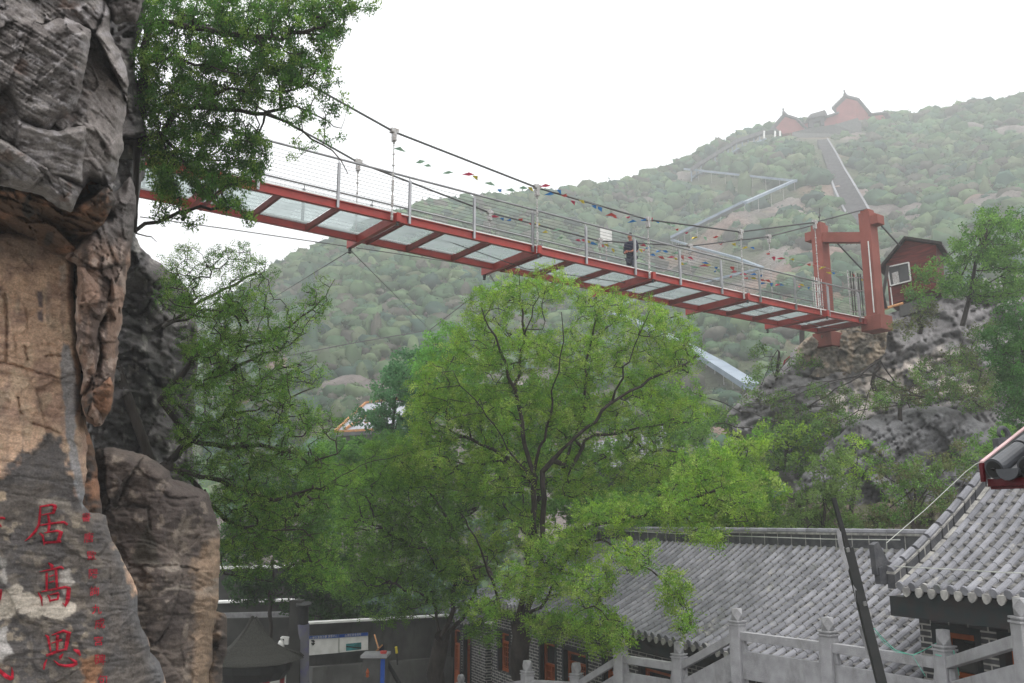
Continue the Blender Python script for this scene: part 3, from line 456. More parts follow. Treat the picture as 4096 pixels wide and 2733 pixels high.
rock('bank', [(2600, 2280), (2650, 2150), (2800, 2060), (3000, 2000), (3200, 1960), (3500, 2010), (3900, 1980), (4300, 1900), (4300, 2500), (2600, 2500)], lambda U, V: 27.5 - (V - 2000) * .004 + 0 * U, lambda U, V, p: lerp((.06, .065, .035), (.09, .075, .055), sstep(nz(U, V, 60, 57), -.2, .4)), step=12, rnd=60, R=1.2, facet=.8, fscale=.4, fine=.2, seed=13, mt='rock_far', jag=14, back=5)
# ================================================================== SUSPENSION BRIDGE
def proj(p): D = p.y * CP + p.z * SP; yc = p.z * CP - p.y * SP; return 2048 + F * p.x / D, 1366.5 - F * yc / D
PI_ = [-1, 0, 1, 2, 3, 4, 5, 6, 7, 8, 9, 10, 11]; PV_ = [729, 803, 870, 931, 985, 1031, 1078, 1118, 1156, 1190, 1220, 1248, 1271]
D0 = 22.4; pts = []
for i, v in zip(PI_, PV_):
    D = D0 * (1 + .0534 * i); u = 2048 + F * (-.1976 + .0744 * i) / (1 + .0534 * i); pts.append(P(u, v, D))
fx = np.polyfit(PI_, [p.x for p in pts], 1); fy = np.polyfit(PI_, [p.y for p in pts], 1); fz = np.polyfit(PI_, [p.z for p in pts], 3)
def DECK(i, off=0., dz=0.):
    zz = np.polyval(fz, i) if i > -1 else np.polyval(fz, -1) + (i + 1) * (np.polyval(fz, -1) * -1 + np.polyval(fz, 0))
    return Vector((np.polyval(fx, i) + SD.x * off, np.polyval(fy, i) + SD.y * off, zz + dz))
DD = Vector((fx[0], fy[0], 0)).normalized(); SD = Vector((-DD.y, DD.x, 0)); STEP = math.hypot(fx[0], fy[0]); Z3 = Vector((0, 0, 1))
def PL(u, v, off):
    """point of the vertical plane parallel to the bridge, off metres behind the near beam"""
    r = P(u, v, 1.0); b = DECK(0); return r * ((b.dot(SD) - b.z * 0 + off) / r.dot(SD))
W = 2.1; I0, I1 = -3.2, 11.15
bridge = thing('suspension_bridge', DECK(I1), 'long red steel footbridge with glass floor hanging on cables between cliff and portal tower', 'bridge')
def along(i0, i1, off, dz, n=None): n = n or max(2, int((i1 - i0) * 3)); return [DECK(i, off, dz) for i in np.linspace(i0, i1, n)]
for off in (0, W):
    b = MB(); L = along(I0, I1, off, 0, 60)
    for a, c in zip(L, L[1:]): b.vbeam(a, c, .03, -.20, -.01, SD); b.vbeam(a, c, .12, -.012, 0.006, SD); b.vbeam(a, c, .12, -.218, -.2, SD)
    b.build('edge_beam', M['red_steel'], bridge)
    b = MB(); L = along(I0, I1, off - .0, .03, 60)
    for k, (a, c) in enumerate(zip(L, L[1:])): b.vbeam(a, c, .13, -.02, .012, SD)
    b.build('floor_trim', M['white'], bridge)
main_i = [.8 + 2.26 * k for k in range(-1, 5)]
ci = []
for k, m in enumerate(main_i):
    b = MB(); b.beam(DECK(m, -.25, -.15), DECK(m, W + .6, -.15), .13, .24); b.build('cross_beam', M['red_steel'], bridge)
    b = MB(); b.beam(DECK(m + .13, -.0, -.2), DECK(m + .13, W, -.2), .06, .10); b.build('cross_beam', M['red_under'], bridge)
    b = MB(); e = DECK(m, W + .52, -.27); b.lathe(e + Vector((0, 0, -.16)), [(.03, 0), (.06, .03), (.03, .06), (.055, .10), (.05, .16)], 8)
    b.build('hanger_nut', M['cable'], bridge); b = MB(); e = DECK(m, -.17, -.27); b.lathe(e + Vector((0, 0, -.10)), [(.03, 0), (.05, .03), (.03, .06), (.04, .1)], 8); b.build('hanger_nut', M['cable'], bridge)
    for j in (1, 2):
        ii = m + j * 2.26 / 3
        if ii < 10.9: ci.append(ii); bb = MB(); bb.beam(DECK(ii, .0, -.14), DECK(ii, W, -.14), .08, .16); bb.build('cross_beam', M['red_under'], bridge)
bb = MB(); bb.beam(DECK(I1, -.1, -.13), DECK(I1, W + .1, -.13), .2, .22); bb.build('cross_beam', M['red_under'], bridge)
ci = sorted(ci + main_i + [-2.5, I1]); ci = [c for c in ci if c >= -2.6]
for a, c in zip(ci, ci[1:]):
    b = MB(); b.hexa([DECK(a + .02, .07, -.045), DECK(c - .02, .07, -.045), DECK(c - .02, W - .07, -.045), DECK(a + .02, W - .07, -.045), DECK(a + .02, .07, -.025), DECK(c - .02, .07, -.025), DECK(c - .02, W - .07, -.025), DECK(a + .02, W - .07, -.025)]); b.build('glass_panel', M['deck_glass'], bridge)
HR = 1.12
for off, sg in ((-.02, -1), (W + .02, 1)):
    b = MB(); b.tube(along(-3, I1 - .05, off, HR, 60), .03, 8); b.build('handrail', M['stainless'], bridge)
    b = MB()
    for k in range(10): b.tube(along(-3, I1 - .05, off, .08 + k * .1, 45), .0048, 4)
    b.build('railing_wires', M['cable'], bridge)
    for i in range(-3, 12):
        b = MB(); p = DECK(i, off + sg * .065, 0); b.beam(p + Z3 * -.2, p + Z3 * (HR - .12), .065, .012, SD); b.beam(p + Z3 * -.2 - SD * sg * .05, p + Z3 * (HR - .12) - SD * sg * .05, .065, .012, SD)
        b.tube([p + Z3 * (HR - .12) - SD * sg * .03, p + Z3 * (HR - .05) - SD * sg * .06, p + Z3 * HR - SD * sg * .065], .014, 6); b.build('railing_post', M['stainless'], bridge)
near_px = [(900, 150), (1060, 240), (1220, 329), (1577, 528), (2148, 751), (2591, 879), (2962, 928), (3258, 890), (3466, 836)]
far_px = [(850, 330), (960, 390), (1081, 455), (1260, 552), (1433, 650), (1959, 851), (2399, 964), (2759, 985), (3075, 947), (3262, 899)]
NC = [PL(u, v, -.17) for u, v in near_px]; FC = [PL(u, v, W + .52) for u, v in far_px]
NC.insert(0, NC[0] * 2 - NC[1]); FC.insert(0, FC[0] * 2 - FC[1])
for C_ in (NC, FC): b = MB(); b.tube(C_, .028, 10); b.build('main_cable', M['cable'], bridge)
def hanger(top, bot):
    b = MB(); n = int((top.z - bot.z) / .035); L = [top.lerp(bot, k / n) for k in range(n + 1)]; lo = top.z - bot.z - 1.3
    rr = [.011 + .008 * abs(math.sin(k * 1.9 + top.x)) + (.022 if k % 9 == 0 and k < n * .45 else 0) + (.02 if (top.z - p.z) > lo and (k // 3) % 4 else 0) for k, p in enumerate(L)]
    b.tube(L, rr, 6); h = b.build('hanger', M['clamp'], bridge)
    c = MB(); c.beam(top + Z3 * .09, top - Z3 * .27, .10, .13, SD); c.beam(top + Z3 * .02 - DD * .11, top + Z3 * .02 + DD * .11, .14, .12); c.build('clamp', M['clamp'], h, bevel=.012)
for u, v in near_px[3:8]:
    t = PL(u, v, -.17); i = (t - DECK(0)).dot(DD) / STEP; hanger(t, Vector((t.x, t.y, DECK(i).z - .25)))
for u, v in far_px[4:9]:
    t = PL(u, v, W + .52); i = (t - DECK(0)).dot(DD) / STEP; hanger(t, Vector((t.x, t.y, DECK(i).z - .25)))
# ---- portal tower
pc = PL(3487, 983, -.45); ti = (pc - DECK(0)).dot(DD) / STEP
def pyl(off, ztop, zb, blk, blkside):
    c = Vector((pc.x, pc.y, 0)) + SD * off; t = MB()
    def bx(o, L, Wd, z0, z1): a = c + o; t.hexa([a + Z3 * z0, a + DD * L + Z3 * z0, a + DD * L + SD * Wd + Z3 * z0, a + SD * Wd + Z3 * z0, a + Z3 * z1, a + DD * L + Z3 * z1, a + DD * L + SD * Wd + Z3 * z1, a + SD * Wd + Z3 * z1])
    bx(Vector(), .55, .5, zb, ztop); bx(SD * .06 + DD * .06, .43, .38, ztop, ztop + .12); bx(SD * (-.34 if blkside < 0 else .5) + DD * .02, .5, .34, ztop - .62, ztop - .22); bx(-SD * .2 - DD * .12, .85, .9, zb - .62, zb)
    o = t.build('pylon', M['tower'], bridge, bevel=.03); o['label'] = 'rust red concrete pylon'; return c
zt = PY(3480, 842, pc.y).z; zb = PY(3510, 1258, pc.y).z
pyl(0, zt, zb, 0, -1); LF = 2.3
zt2 = PY(3289, 893, pc.y + SD.y * LF).z
pyl(LF, zt2, zb - .3, 0, 1)
c1 = Vector((pc.x, pc.y, 0)) + SD * .5 + DD * .26; c2 = Vector((pc.x, pc.y, 0)) + SD * (LF) + DD * .26
b = MB(); b.beam(c1 + Z3 * (zt - 1.0), c2 + Z3 * (zt2 - .62), .42, .42); b.build('tower_crossbar', M['tower'], bridge)
tp = Vector((pc.x, pc.y, zt)) + SD * .25 + DD * .3; tf = Vector((pc.x, pc.y, zt2)) + SD * (LF + .25) + DD * .3
b = MB(); b.tube([NC[-1], tp - Z3 * .02 + DD * .35, PL(3600, 985, 0)], .036, 8); b.tube([FC[-1], tf - Z3 * .1 + DD * .35, PL(3455, 1085, 2.4)], .036, 8); b.build('backstay_cable', M['cable'], bridge)
b = MB(); b.tube([Vector((pc.x, pc.y, zb + .1)) - DD * .04 + SD * .12, Vector((pc.x, pc.y, zt - 1.3)) - DD * .04 + SD * .12], .025, 8); b.build('white_conduit', M['white'], bridge)
b = MB(); b.tube([PL(3277, 893, W + .5), PL(3278, 832, W + .5)], [.02, .012], 6); b.tube([PL(3276, 870, W + .5), PL(3280, 860, W + .5)], .045, 6); b.build('lightning_rod', M['cable'], bridge)
# barred gate panels beside the pylons
for (u0, u1, v0, v1, off, mt, lab) in ((3257, 3322, 1108, 1240, W - .1, 'white', 'white barred gate panel beside the farther red pylon'), (3404, 3474, 1085, 1262, .35, 'darkwood', 'dark barred gate panel beside the nearer red pylon')):
    q0 = PL(u0, v1, off); q1 = PL(u1, v1, off); zt_ = PL(u0, v0, off).z - q0.z; g_ = thing('bar_gate', q0, lab, 'gate')
    for k in range(8):
        t = k / 7; p = q0.lerp(q1, t); b = MB(); b.tube([p, p + Z3 * (zt_ - .2 * t)], .022, 6); b.build('bar', M[mt] if k % 3 else M['clamp'], g_)
    for z_ in (.15, zt_ * .55, zt_ - .3): b = MB(); b.beam(q0 + Z3 * z_, q1 + Z3 * z_, .03, .05); b.build('rail', M['clamp'], g_)
# stabilising wind cables under the deck
wires = [([(560, 868), (900, 915), (1400, 988), (1900, 1062), (2400, 1145), (2800, 1205), (3200, 1268), (3620, 1330), (4050, 1420)], W + .9, 'thin dark wind cable strung below the bridge deck down to the right outcrop'),
         ([(1620, 905), (2100, 1075), (2700, 1160), (3300, 1310), (3760, 1370)], W * .5, 'thin dark cable crossing under the glass floor near the tower')]
for L, off, lab in wires: b = MB(); b.tube([PL(u, v, off) for u, v in L], .014, 5); tag(b.build('wind_cable', M['cable']), lab, 'cable')
guy = [((1402, 1002), W + .52, (1740, 1340), 60, 'guy wire from the first cross beam end down right to the treetops'), ((1402, 1002), W + .52, (1080, 1200), 40, 'guy wire from the first cross beam end down left behind the bushes'), ((1951, 1086), W + .52, (2010, 1180), 34, 'short guy wire hanging from the second cross beam end')]
for (a, off, e, De, lab) in guy: b = MB(); b.tube([PL(a[0], a[1], off), P(e[0], e[1], De)], .014, 5); tag(b.build('guy_wire', M['cable']), lab, 'cable')
b = MB(); b.tube([P(1090, 1435, 60), P(1400, 1375, 62), P(1720, 1320, 64), P(1900, 1180, 60)], .035, 5); tag(b.build('valley_cable', M['cable']), 'dark cable hanging across the valley in front of the grey hillside', 'cable')
# ---- strings of coloured flags (birds of cloth)
FC_ = ['pink', 'yellow', 'sky_flag', 'mint', 'coral']
def flag_string(px, off, n, lab, seed, pale=False):
    rng = random.Random(seed); L = [PL(u, v, off) for u, v in px]; t = thing('flag_string', L[0], lab, 'bunting', 'strings of small cloth flags along the bridge')
    b = MB(); b.tube(L, .004, 4); b.build('string', M['rope'], t); tot = len(L) - 1
    for k in range(n):
        s = (k + .5 + rng.uniform(-.3, .3)) / n * tot; j = min(int(s), tot - 1); p = L[j].lerp(L[j + 1], s - j) + Z3 * rng.uniform(-.16, .05) + SD * rng.uniform(-.15, .15)
        a = rng.uniform(-.6, .6) + (math.pi if rng.random() < .4 else 0); d = (DD * math.cos(a) + SD * math.sin(a)); up = Z3 * rng.uniform(-.5, .5); d = (d + up * .6).normalized(); s_ = d.cross(Z3).normalized(); l = rng.uniform(.13, .22); w_ = rng.uniform(.05, .09)
        b = MB(); q = [p - d * l, p - d * l * .1 + s_ * w_ + Z3 * .05, p + d * l * .8 + Z3 * rng.uniform(-.05, .03), p - d * l * .1 - s_ * w_ + Z3 * .04, p + Z3 * -.03]
        b.add(q, [(0, 1, 4), (1, 2, 4), (2, 3, 4), (3, 0, 4)]); o = b.build('flag', M['mint' if pale and rng.random() < .6 else FC_[(k + rng.randrange(2)) % 5]], t)
    return t
flag_string([(1590, 590), (1800, 690), (2010, 745), (2148, 752)], .1, 11, 'sparse pale flags on a thread under the upper cable near the cliff side', 1, True)
flag_string([(2148, 748), (2250, 778), (2370, 815), (2480, 855), (2591, 872)], -.2, 13, 'bright flags following the near main cable left of the man', 2)
flag_string([(2591, 872), (2680, 905), (2780, 935), (2900, 968), (3040, 995), (3160, 1040), (3270, 1062), (3350, 1085), (3470, 1110)], .5, 26, 'long upper row of bright flags between the man and the red tower', 3)
flag_string([(1959, 850), (2080, 880), (2210, 925), (2330, 960), (2399, 968), (2480, 990), (2560, 1005)], W + .5, 21, 'flags bunched along the far cable between the second clamp and the man', 4)
flag_string([(2570, 995), (2660, 1020), (2760, 1045), (2860, 1070), (2980, 1092), (3080, 1118), (3160, 1140), (3240, 1150)], 1.4, 27, 'lower row of flags hanging over the far handrail right of the man', 5)
flag_string([(2540, 975), (2640, 1005), (2740, 1028), (2830, 1060), (2960, 1105), (3060, 1132), (3130, 1125)], 1.0, 14, 'short middle row of flags between the upper and lower rows', 6)
# white notice board beyond the railing
b = MB(); q = PL(2424, 943, 3.2); b.beam(q - DD * .28, q + DD * .28, .03, .52); nb = tag(b.build('notice_board', M['white']), 'blank white notice board standing beyond the far handrail', 'sign'); b = MB(); b.tube([q - Z3 * .2, q - Z3 * 2.4], .03, 6); b.build('board_post', M['clamp'], nb, local=False)
# ---- the man on the bridge
def skin_body(name, nodes, edges, m, parent, sub=2):
    me = bpy.data.meshes.new(name); me.from_pydata([n[0] for n in nodes], edges, []); o = bpy.data.objects.new(name, me); COL.objects.link(o)
    sk = o.modifiers.new('s', 'SKIN'); sv = me.skin_vertices[0].data
    for k, n in enumerate(nodes): sv[k].radius = n[1] if isinstance(n[1], tuple) else (n[1], n[1]); sv[k].use_root = (k == 0)
    ss = o.modifiers.new('u', 'SUBSURF'); ss.levels = sub; ss.render_levels = sub; dg = bpy.context.evaluated_depsgraph_get(); ev = o.evaluated_get(dg); m2 = bpy.data.meshes.new_from_object(ev)
    o.modifiers.clear(); o.data = m2; bpy.data.meshes.remove(me); m2.materials.clear(); m2.materials.append(m); m2.polygons.foreach_set('use_smooth', [True] * len(m2.polygons)); o.parent = parent; return o
best = min(np.linspace(4, 8, 200), key=lambda i: abs(proj(DECK(i, 1.15))[0] - 2527)); base = DECK(best, 1.15, -.02); MAN_I = best
man = thing('person', base, 'grey-haired man in a dark navy coat standing on the glass floor with hands clasped', 'person', rz=math.atan2(-DD.y, -DD.x) + .15)
# local: +x forward, +y left, z up; height 1.72
body = [((0, 0, .92), (.12, .15)), ((.0, 0, 1.12), (.11, .15)), ((.01, 0, 1.32), (.12, .18)), ((0, 0, 1.43), (.07, .09)), ((.02, 0, 1.5), .055), ((.05, 0, 1.58), (.085, .072)), ((.055, 0, 1.66), (.085, .07)),
        ((0, .1, .86), .085), ((.02, .11, .5), .06), ((0, .115, .12), .042), ((.0, -.1, .86), .085), ((.03, -.1, .5), .06), ((0, -.11, .12), .042), ((.1, .13, .045), .035), ((.1, -.13, .045), .035),
        ((.0, .19, 1.38), .06), ((.0, .24, 1.14), .045), ((.17, .14, 1.02), .034), ((.25, .05, 1.03), .026), ((.0, -.19, 1.38), .06), ((.0, -.24, 1.14), .045), ((.17, -.14, 1.02), .034), ((.25, -.03, 1.0), .026)]
be = [(0, 1), (1, 2), (2, 3), (3, 4), (4, 5), (5, 6), (0, 7), (7, 8), (8, 9), (9, 13), (0, 10), (10, 11), (11, 12), (12, 14), (2, 15), (15, 16), (16, 17), (17, 18), (2, 19), (19, 20), (20, 21), (21, 22)]
skin_body('body', body, be, M['skin'], man)
for sgn in (1, -1):
    for k in range(5):
        a0 = Vector((.25, sgn * .04 + (.01 if sgn > 0 else 0), 1.02 - .01)) + Vector((.0, 0, .03 - .016 * k)); nd = [(tuple(a0), .011), (tuple(a0 + Vector((.035, -sgn * .012, .004))), .0105), (tuple(a0 + Vector((.052 - .004 * k, -sgn * .04, -.004))), .009), (tuple(a0 + Vector((.035, -sgn * .058, -.008))), .008)]
        if k == 4: nd = [(tuple(a0 + Vector((-.02, 0, .06))), .011), (tuple(a0 + Vector((.012, -sgn * .02, .085))), .01), (tuple(a0 + Vector((.035, -sgn * .04, .08))), .009)]
        skin_body('finger', nd, [(j, j + 1) for j in range(len(nd) - 1)], M['skin'], man, 1)
coat = [((-.01, 0, .74), (.16, .21)), ((-.01, 0, .95), (.155, .20)), ((-.01, 0, 1.15), (.15, .195)), ((-.01, 0, 1.33), (.145, .21)), ((0, 0, 1.43), (.09, .12)), ((.0, .2, 1.38), .085), ((-.01, .255, 1.14), .072), ((.12, .17, 1.03), .058), ((.0, -.2, 1.38), .085), ((-.01, -.255, 1.14), .072), ((.12, -.17, 1.03), .058)]
skin_body('coat', coat, [(0, 1), (1, 2), (2, 3), (3, 4), (3, 5), (5, 6), (6, 7), (3, 8), (8, 9), (9, 10)], M['coat'], man)
tr = [((0, 0, .86), (.13, .16)), ((0, .1, .78), .1), ((.02, .11, .48), .075), ((0, .115, .1), .065), ((0, -.1, .78), .1), ((.03, -.1, .48), .075), ((0, -.11, .1), .065)]
skin_body('trousers', tr, [(0, 1), (1, 2), (2, 3), (0, 4), (4, 5), (5, 6)], M['trousers'], man)
for y in (.12, -.12): skin_body('shoe', [((-.05, y, .05), .05), ((.06, y * 1.05, .04), .045), ((.16, y * 1.1, .03), .032)], [(0, 1), (1, 2)], M['dark'], man, 2)
skin_body('hair', [((-.02, 0, 1.64), (.07, .075)), ((.02, 0, 1.715), (.06, .07)), ((.075, 0, 1.725), (.035, .05))], [(0, 1), (1, 2)], M['hair'], man)
fb = MB()
for y in (.03, -.03): fb.lathe((.132, y, 1.615), [(.004, -.005), (.009, 0), (.004, .005)], 6)
fb.box(.128, .15, -.025, .025, 1.548, 1.556); fb.build('face_features', M['hair'], man, local=True)
fb = MB(); fb.add([(.125, -.012, 1.61), (.125, .012, 1.61), (.168, 0, 1.578), (.13, 0, 1.57)], [(0, 1, 2), (1, 3, 2), (3, 0, 2), (0, 3, 1)]); fb.build('nose', M['skin'], man, local=True)
for y in (.073, -.073): fb = MB(); fb.lathe((.045, y, 1.6), [(.008, -.028), (.016, 0), (.008, .028)], 8); fb.build('ear', M['skin'], man, local=True)
# ================================================================== ticket hut and things by the tower
hutv = [(3543, 1058, 40.5), (3622, 962, 40.0), (3744, 981, 38.6), (3746, 1150, 38.6), (3558, 1221, 40.5)]
hp = [P(*x) for x in hutv]; back = Vector((1.6, 2.6, 0.25)); hut = thing('ticket_hut', hp[4], 'dark red clapboard hut with a shallow metal roof behind the tower', 'hut')
b = MB(); b.prism(hp, back); b.build('wall', M['hut'], hut)
def slab(p, q, ov, th, name, m, par, name_l):
    d = (q - p).normalized(); fo = -back.normalized() * .35; s = MB(); n_ = Z3 * th; a = p + fo - (d * ov if name_l == 0 else d * 0); c = q + fo + (d * ov if name_l else d * 0); s.hexa([a, c, c + back * 1.25, a + back * 1.25, a + n_, c + n_, c + back * 1.25 + n_, a + back * 1.25 + n_]); return s.build(name, m, par)
slab(hp[0] + Z3 * .02, hp[1] + Z3 * .02, .42, .12, 'roof_panel', M['darkwood'], hut, 0); slab(hp[1] + Z3 * .02, hp[2] + Z3 * .02, .35, .12, 'roof_panel', M['darkwood'], hut, 1)
n_h = (hp[2] - hp[0]).cross(Z3).normalized(); n_h = n_h if n_h.y < 0 else -n_h
def onhut(u, v): r = P(u, v, 1.); return r * (hp[0].dot(n_h) / r.dot(n_h))
wq = [onhut(3553, 1069), onhut(3637, 1051), onhut(3646, 1123), onhut(3565, 1144)]; b = MB(); b.prism([p + n_h * .01 for p in wq], n_h * .03); wf = b.build('window', M['glass_dark'], hut)
b = MB()
for k in range(4): b.beam(wq[k] + n_h * .05, wq[(k + 1) % 4] + n_h * .05, .05, .05)
b.build('window_frame', M['white'], wf)
b = MB(); m_ = (wq[0] + wq[1]) / 2 * .35 + wq[0] * .0; b.beam(wq[0].lerp(wq[1], .3) + n_h * .045 + (wq[3] - wq[0]) * .35, wq[3].lerp(wq[2], .3) + n_h * .045, .3, .01, n_h); b.build('curtain', M['clamp'], wf)
b = MB(); b.prism([onhut(3597, 1225), onhut(3728, 1175), onhut(3727, 1228), onhut(3600, 1268)], back); b.build('plinth', M['concrete'], hut)
b = MB(); b.tube([onhut(3562, 1150), onhut(3568, 1200), onhut(3570, 1222)], .025, 6); b.build('drain_pipe', M['white'], hut)
b = MB(); b.tube([P(3488, 1252, 37), P(3550, 1232, 37.5), P(3610, 1214, 38)], .06, 8); tag(b.build('log_rail', M['log']), 'peeled orange log lying as a rail below the hut', 'log')
b = MB(); b.tube([P(3552, 1065, 37.5), P(3532, 1180, 37), P(3545, 1235, 37)], .07, 8); tag(b.build('post', M['darkwood']), 'leaning brown timber post between red pylon and hut', 'post')
rw = rock('rubble_wall', [(3186, 1388), (3210, 1362), (3236, 1345), (3345, 1322), (3400, 1300), (3500, 1284), (3560, 1300), (3540, 1420), (3440, 1490), (3300, 1520), (3196, 1500)], lambda U, V: 37.9 - (V - 1300) * .004 - (U - 3200) * .002, lambda U, V, p: lerp((.20, .18, .15), (.36, .29, .22), sstep(nz(U, V, 26, 91, 5), -.1, .4)) * (1 + .25 * nz(U, V, 12, 92))[..., None], step=5, rnd=12, R=.15, facet=.28, fscale=1.5, strata=.12, sfreq=2.2, saxis=(0, .1, 1), fine=.04, seed=17, mt='rock_far', jag=3, back=3); del rw['kind']; tag(rw, 'rough stone retaining wall carrying the bridge tower', 'wall')
b = MB(); b.prism([P(3270, 1310, 38.1), P(3440, 1285, 37.9), P(3440, 1325, 37.9), P(3340, 1352, 38.1)], Vector((.5, 2, 0))); b.build('abutment', M['dark'], bridge)  # near-black block put in for the shaded void below the deck end
b = MB(); b.prism([P(3198, 1318, 38.4), P(3218, 1318, 38.4), P(3218, 1372, 38.4), P(3200, 1375, 38.4)], Vector((.1, .4, 0))); tag(b.build('concrete_post', M['concrete']), 'short grey concrete post at the left foot of the bridge tower', 'post')
rr = thing('handrail_frame', P(3140, 1500, 40), 'thin red steel handrail frame left of the rubble wall', 'railing')
for (a, c) in (((3140, 1445), (3185, 1402)), ((3178, 1410), (3176, 1482)), ((3140, 1440), (3122, 1508)), ((3176, 1465), (3200, 1440))): b = MB(); b.tube([P(a[0], a[1], 40), P(c[0], c[1], 40)], .04, 6); b.build('bar', M['crimson'], rr)
# ================================================================== on the hill: temple, stair, slide
def topx(u, v, D): return P(u, v, D)
temple = thing('hilltop_temple', P(3300, 560, 296), 'hazy red-walled temple compound with grey gabled roofs on the hilltop', 'temple')
def gable(name, base, ridge_dir, pxs, D, depth, par, wallc='temple_red'):
    """pxs: gable end outline (left eave, apex, right eave, right base, left base)"""
    p = [P(u, v, D) for u, v in pxs]; b = MB(); b.prism(p, depth); w_ = b.build('wall', M[wallc], par); r = MB(); dn = -depth.normalized() * 1.0
    for a, c in ((p[0], p[1]), (p[1], p[2])):
        d = (c - a).normalized(); a2, c2 = (a - d * 1.3, c) if a is p[0] else (a, c + d * 1.3); r.hexa([a2 + dn, c2 + dn, c2 + depth - dn, a2 + depth - dn, a2 + dn + Z3 * .7, c2 + dn + Z3 * .7, c2 + depth - dn + Z3 * .7, a2 + depth - dn + Z3 * .7])
    rf = r.build('roof', M['temple_roof'], par); r = MB(); r.beam(p[1] + dn * 1.2 + Z3 * .8, p[1] + depth - dn + Z3 * .8, .7, .9)
    for q, k in ((p[1] + dn, 1), (p[1] + depth - dn, 1)): r.beam(q + Z3 * 1, q + Z3 * 2.3, .4, .4, (1, 0, 0))
    r.build('roof_ridge', M['temple_roof'], rf); return w_
gable('hall', 0, 0, [(3345, 434), (3386, 394), (3428, 404), (3426, 510), (3350, 510)], 297, Vector((9.2, 6, -6.5)) * .9, temple)
gable('hall', 0, 0, [(3100, 515), (3141, 467), (3182, 480), (3178, 530), (3100, 540)], 290, Vector((3.5, 3, -1.5)), temple)
b = MB(); b.prism([P(3176, 512, 292), P(3236, 490, 293), P(3236, 530, 293), P(3176, 530, 292)], Vector((.2, 1, 0))); b.prism([P(3288, 476, 294), P(3352, 455, 295), P(3430, 470, 296), P(3352, 505, 295), P(3288, 510, 294)], Vector((.2, 1, 0))); b.prism([P(3480, 462, 300), P(3538, 454, 301), P(3540, 490, 301), P(3480, 490, 300)], Vector((.2, 1, 0))); b.build('courtyard_wall', M['temple_red'], temple)
b = MB()
for a, c in (((3176, 510), (3236, 488)), ((3288, 474), (3352, 453)), ((3478, 460), (3540, 452)), ((3538, 452), (3556, 472))): b.beam(P(a[0], a[1], 293.5), P(c[0], c[1], 294.5), 1.6, .5)
b.build('wall_coping', M['temple_roof'], temple)
b = MB(); b.prism([P(3236, 472, 291), P(3254, 466, 291), P(3256, 508, 291), P(3238, 508, 291)], Vector((.2, 2, 0))); b.prism([P(3282, 462, 291), P(3296, 458, 291), P(3298, 500, 291), P(3284, 500, 291)], Vector((.2, 2, 0))); b.prism([P(3236, 470, 291), P(3296, 458, 291), P(3296, 478, 291), P(3238, 492, 291)], Vector((.2, 2, 0))); b.build('gatehouse', M['temple_roof'], temple)
b = MB(); b.prism([P(3230, 470, 290), P(3243, 456, 290.5), P(3300, 440, 290.5), P(3312, 464, 290), P(3296, 462, 290), P(3234, 474, 290)], Vector((.4, 4, 0))); b.build('gatehouse_roof', M['temple_roof'], temple)
b = MB(); b.prism([P(3170, 530, 288), P(3240, 512, 288), P(3340, 498, 288), P(3430, 472, 290), P(3446, 492, 290), P(3446, 540, 288), P(3170, 560, 286)], Vector((1, 4, 0))); b.build('terrace', M['concrete'], temple)
pav = thing('corridor_pavilion', P(3100, 530, 286), 'small dark-roofed shelter at the upper end of the hill corridor', 'pavilion')
b = MB(); b.prism([P(3043, 529, 286), P(3075, 522, 286), P(3098, 508, 286), P(3128, 533, 286), P(3100, 520, 286)], Vector((.5, 3, 0))); b.prism([P(2974, 557, 284), P(2992, 541, 284), P(3023, 538, 284), P(3030, 544, 284)], Vector((.5, 3, 0))); b.build('roof', M['temple_roof'], pav)
b = MB(); [b.beam(P(u, 525, 286), P(u, 555, 285), .5, .5, (1, 0, 0)) for u in (3056, 3100, 3120)]; b.build('post', M['white'], pav)
stair_px = [(3288, 575, 3.0), (3318, 635, 3.4), (3346, 700, 3.8), (3382, 775, 4.2), (3420, 850, 4.4), (3452, 905, 4.0)]
SP_ = [(hit(u, v), w_) for u, v, w_ in stair_px]
def smooth_path(pts): return pts
slide_px = [[(2745, 690), (2960, 716), (3180, 744)], [(3180, 744), (2980, 838), (2790, 930), (2690, 978)], [(2690, 978), (2760, 1000), (2950, 1060), (3050, 1100)], [(3050, 1100), (2750, 1170), (2560, 1215), (2440, 1268)], [(2440, 1268), (2600, 1335), (2730, 1405), (2860, 1480), (3012, 1580)]]
SL = [[hit(u, v + (22 if k < 3 else 16)) for u, v in L] for k, L in enumerate(slide_px)]
CLEAR = [(SP_[i][0], SP_[i + 1][0], 5.0) for i in range(len(SP_) - 1)] + [(L[i] + Vector((0, -1.5, 0)), L[i + 1] + Vector((0, -1.5, 0)), 5.0 if k_s < 3 else 2.0) for k_s, L in enumerate(SL) for i in range(len(L) - 1)] + [(hit(3160, 560), hit(3280, 570), 5)]
CLEAR += [(hit(2745, 700), hit(2870, 640), 6), (hit(2870, 640), hit(2960, 595), 6), (hit(2960, 595), hit(3060, 555), 5)]
CLEAR += [(Vector((P(u, v, 290).x, P(u, v, 290).y, 0)), Vector((P(u2, v2, 290).x, P(u2, v2, 290).y, 0)), 5) for (u, v, u2, v2) in ((3100, 520, 3250, 500), (3250, 500, 3440, 470))]
stair = thing('hill_stairs', SP_[-1][0], 'long straight grey stone stair climbing the hill to the temple gate', 'stairs')
b = MB(); b2 = MB()
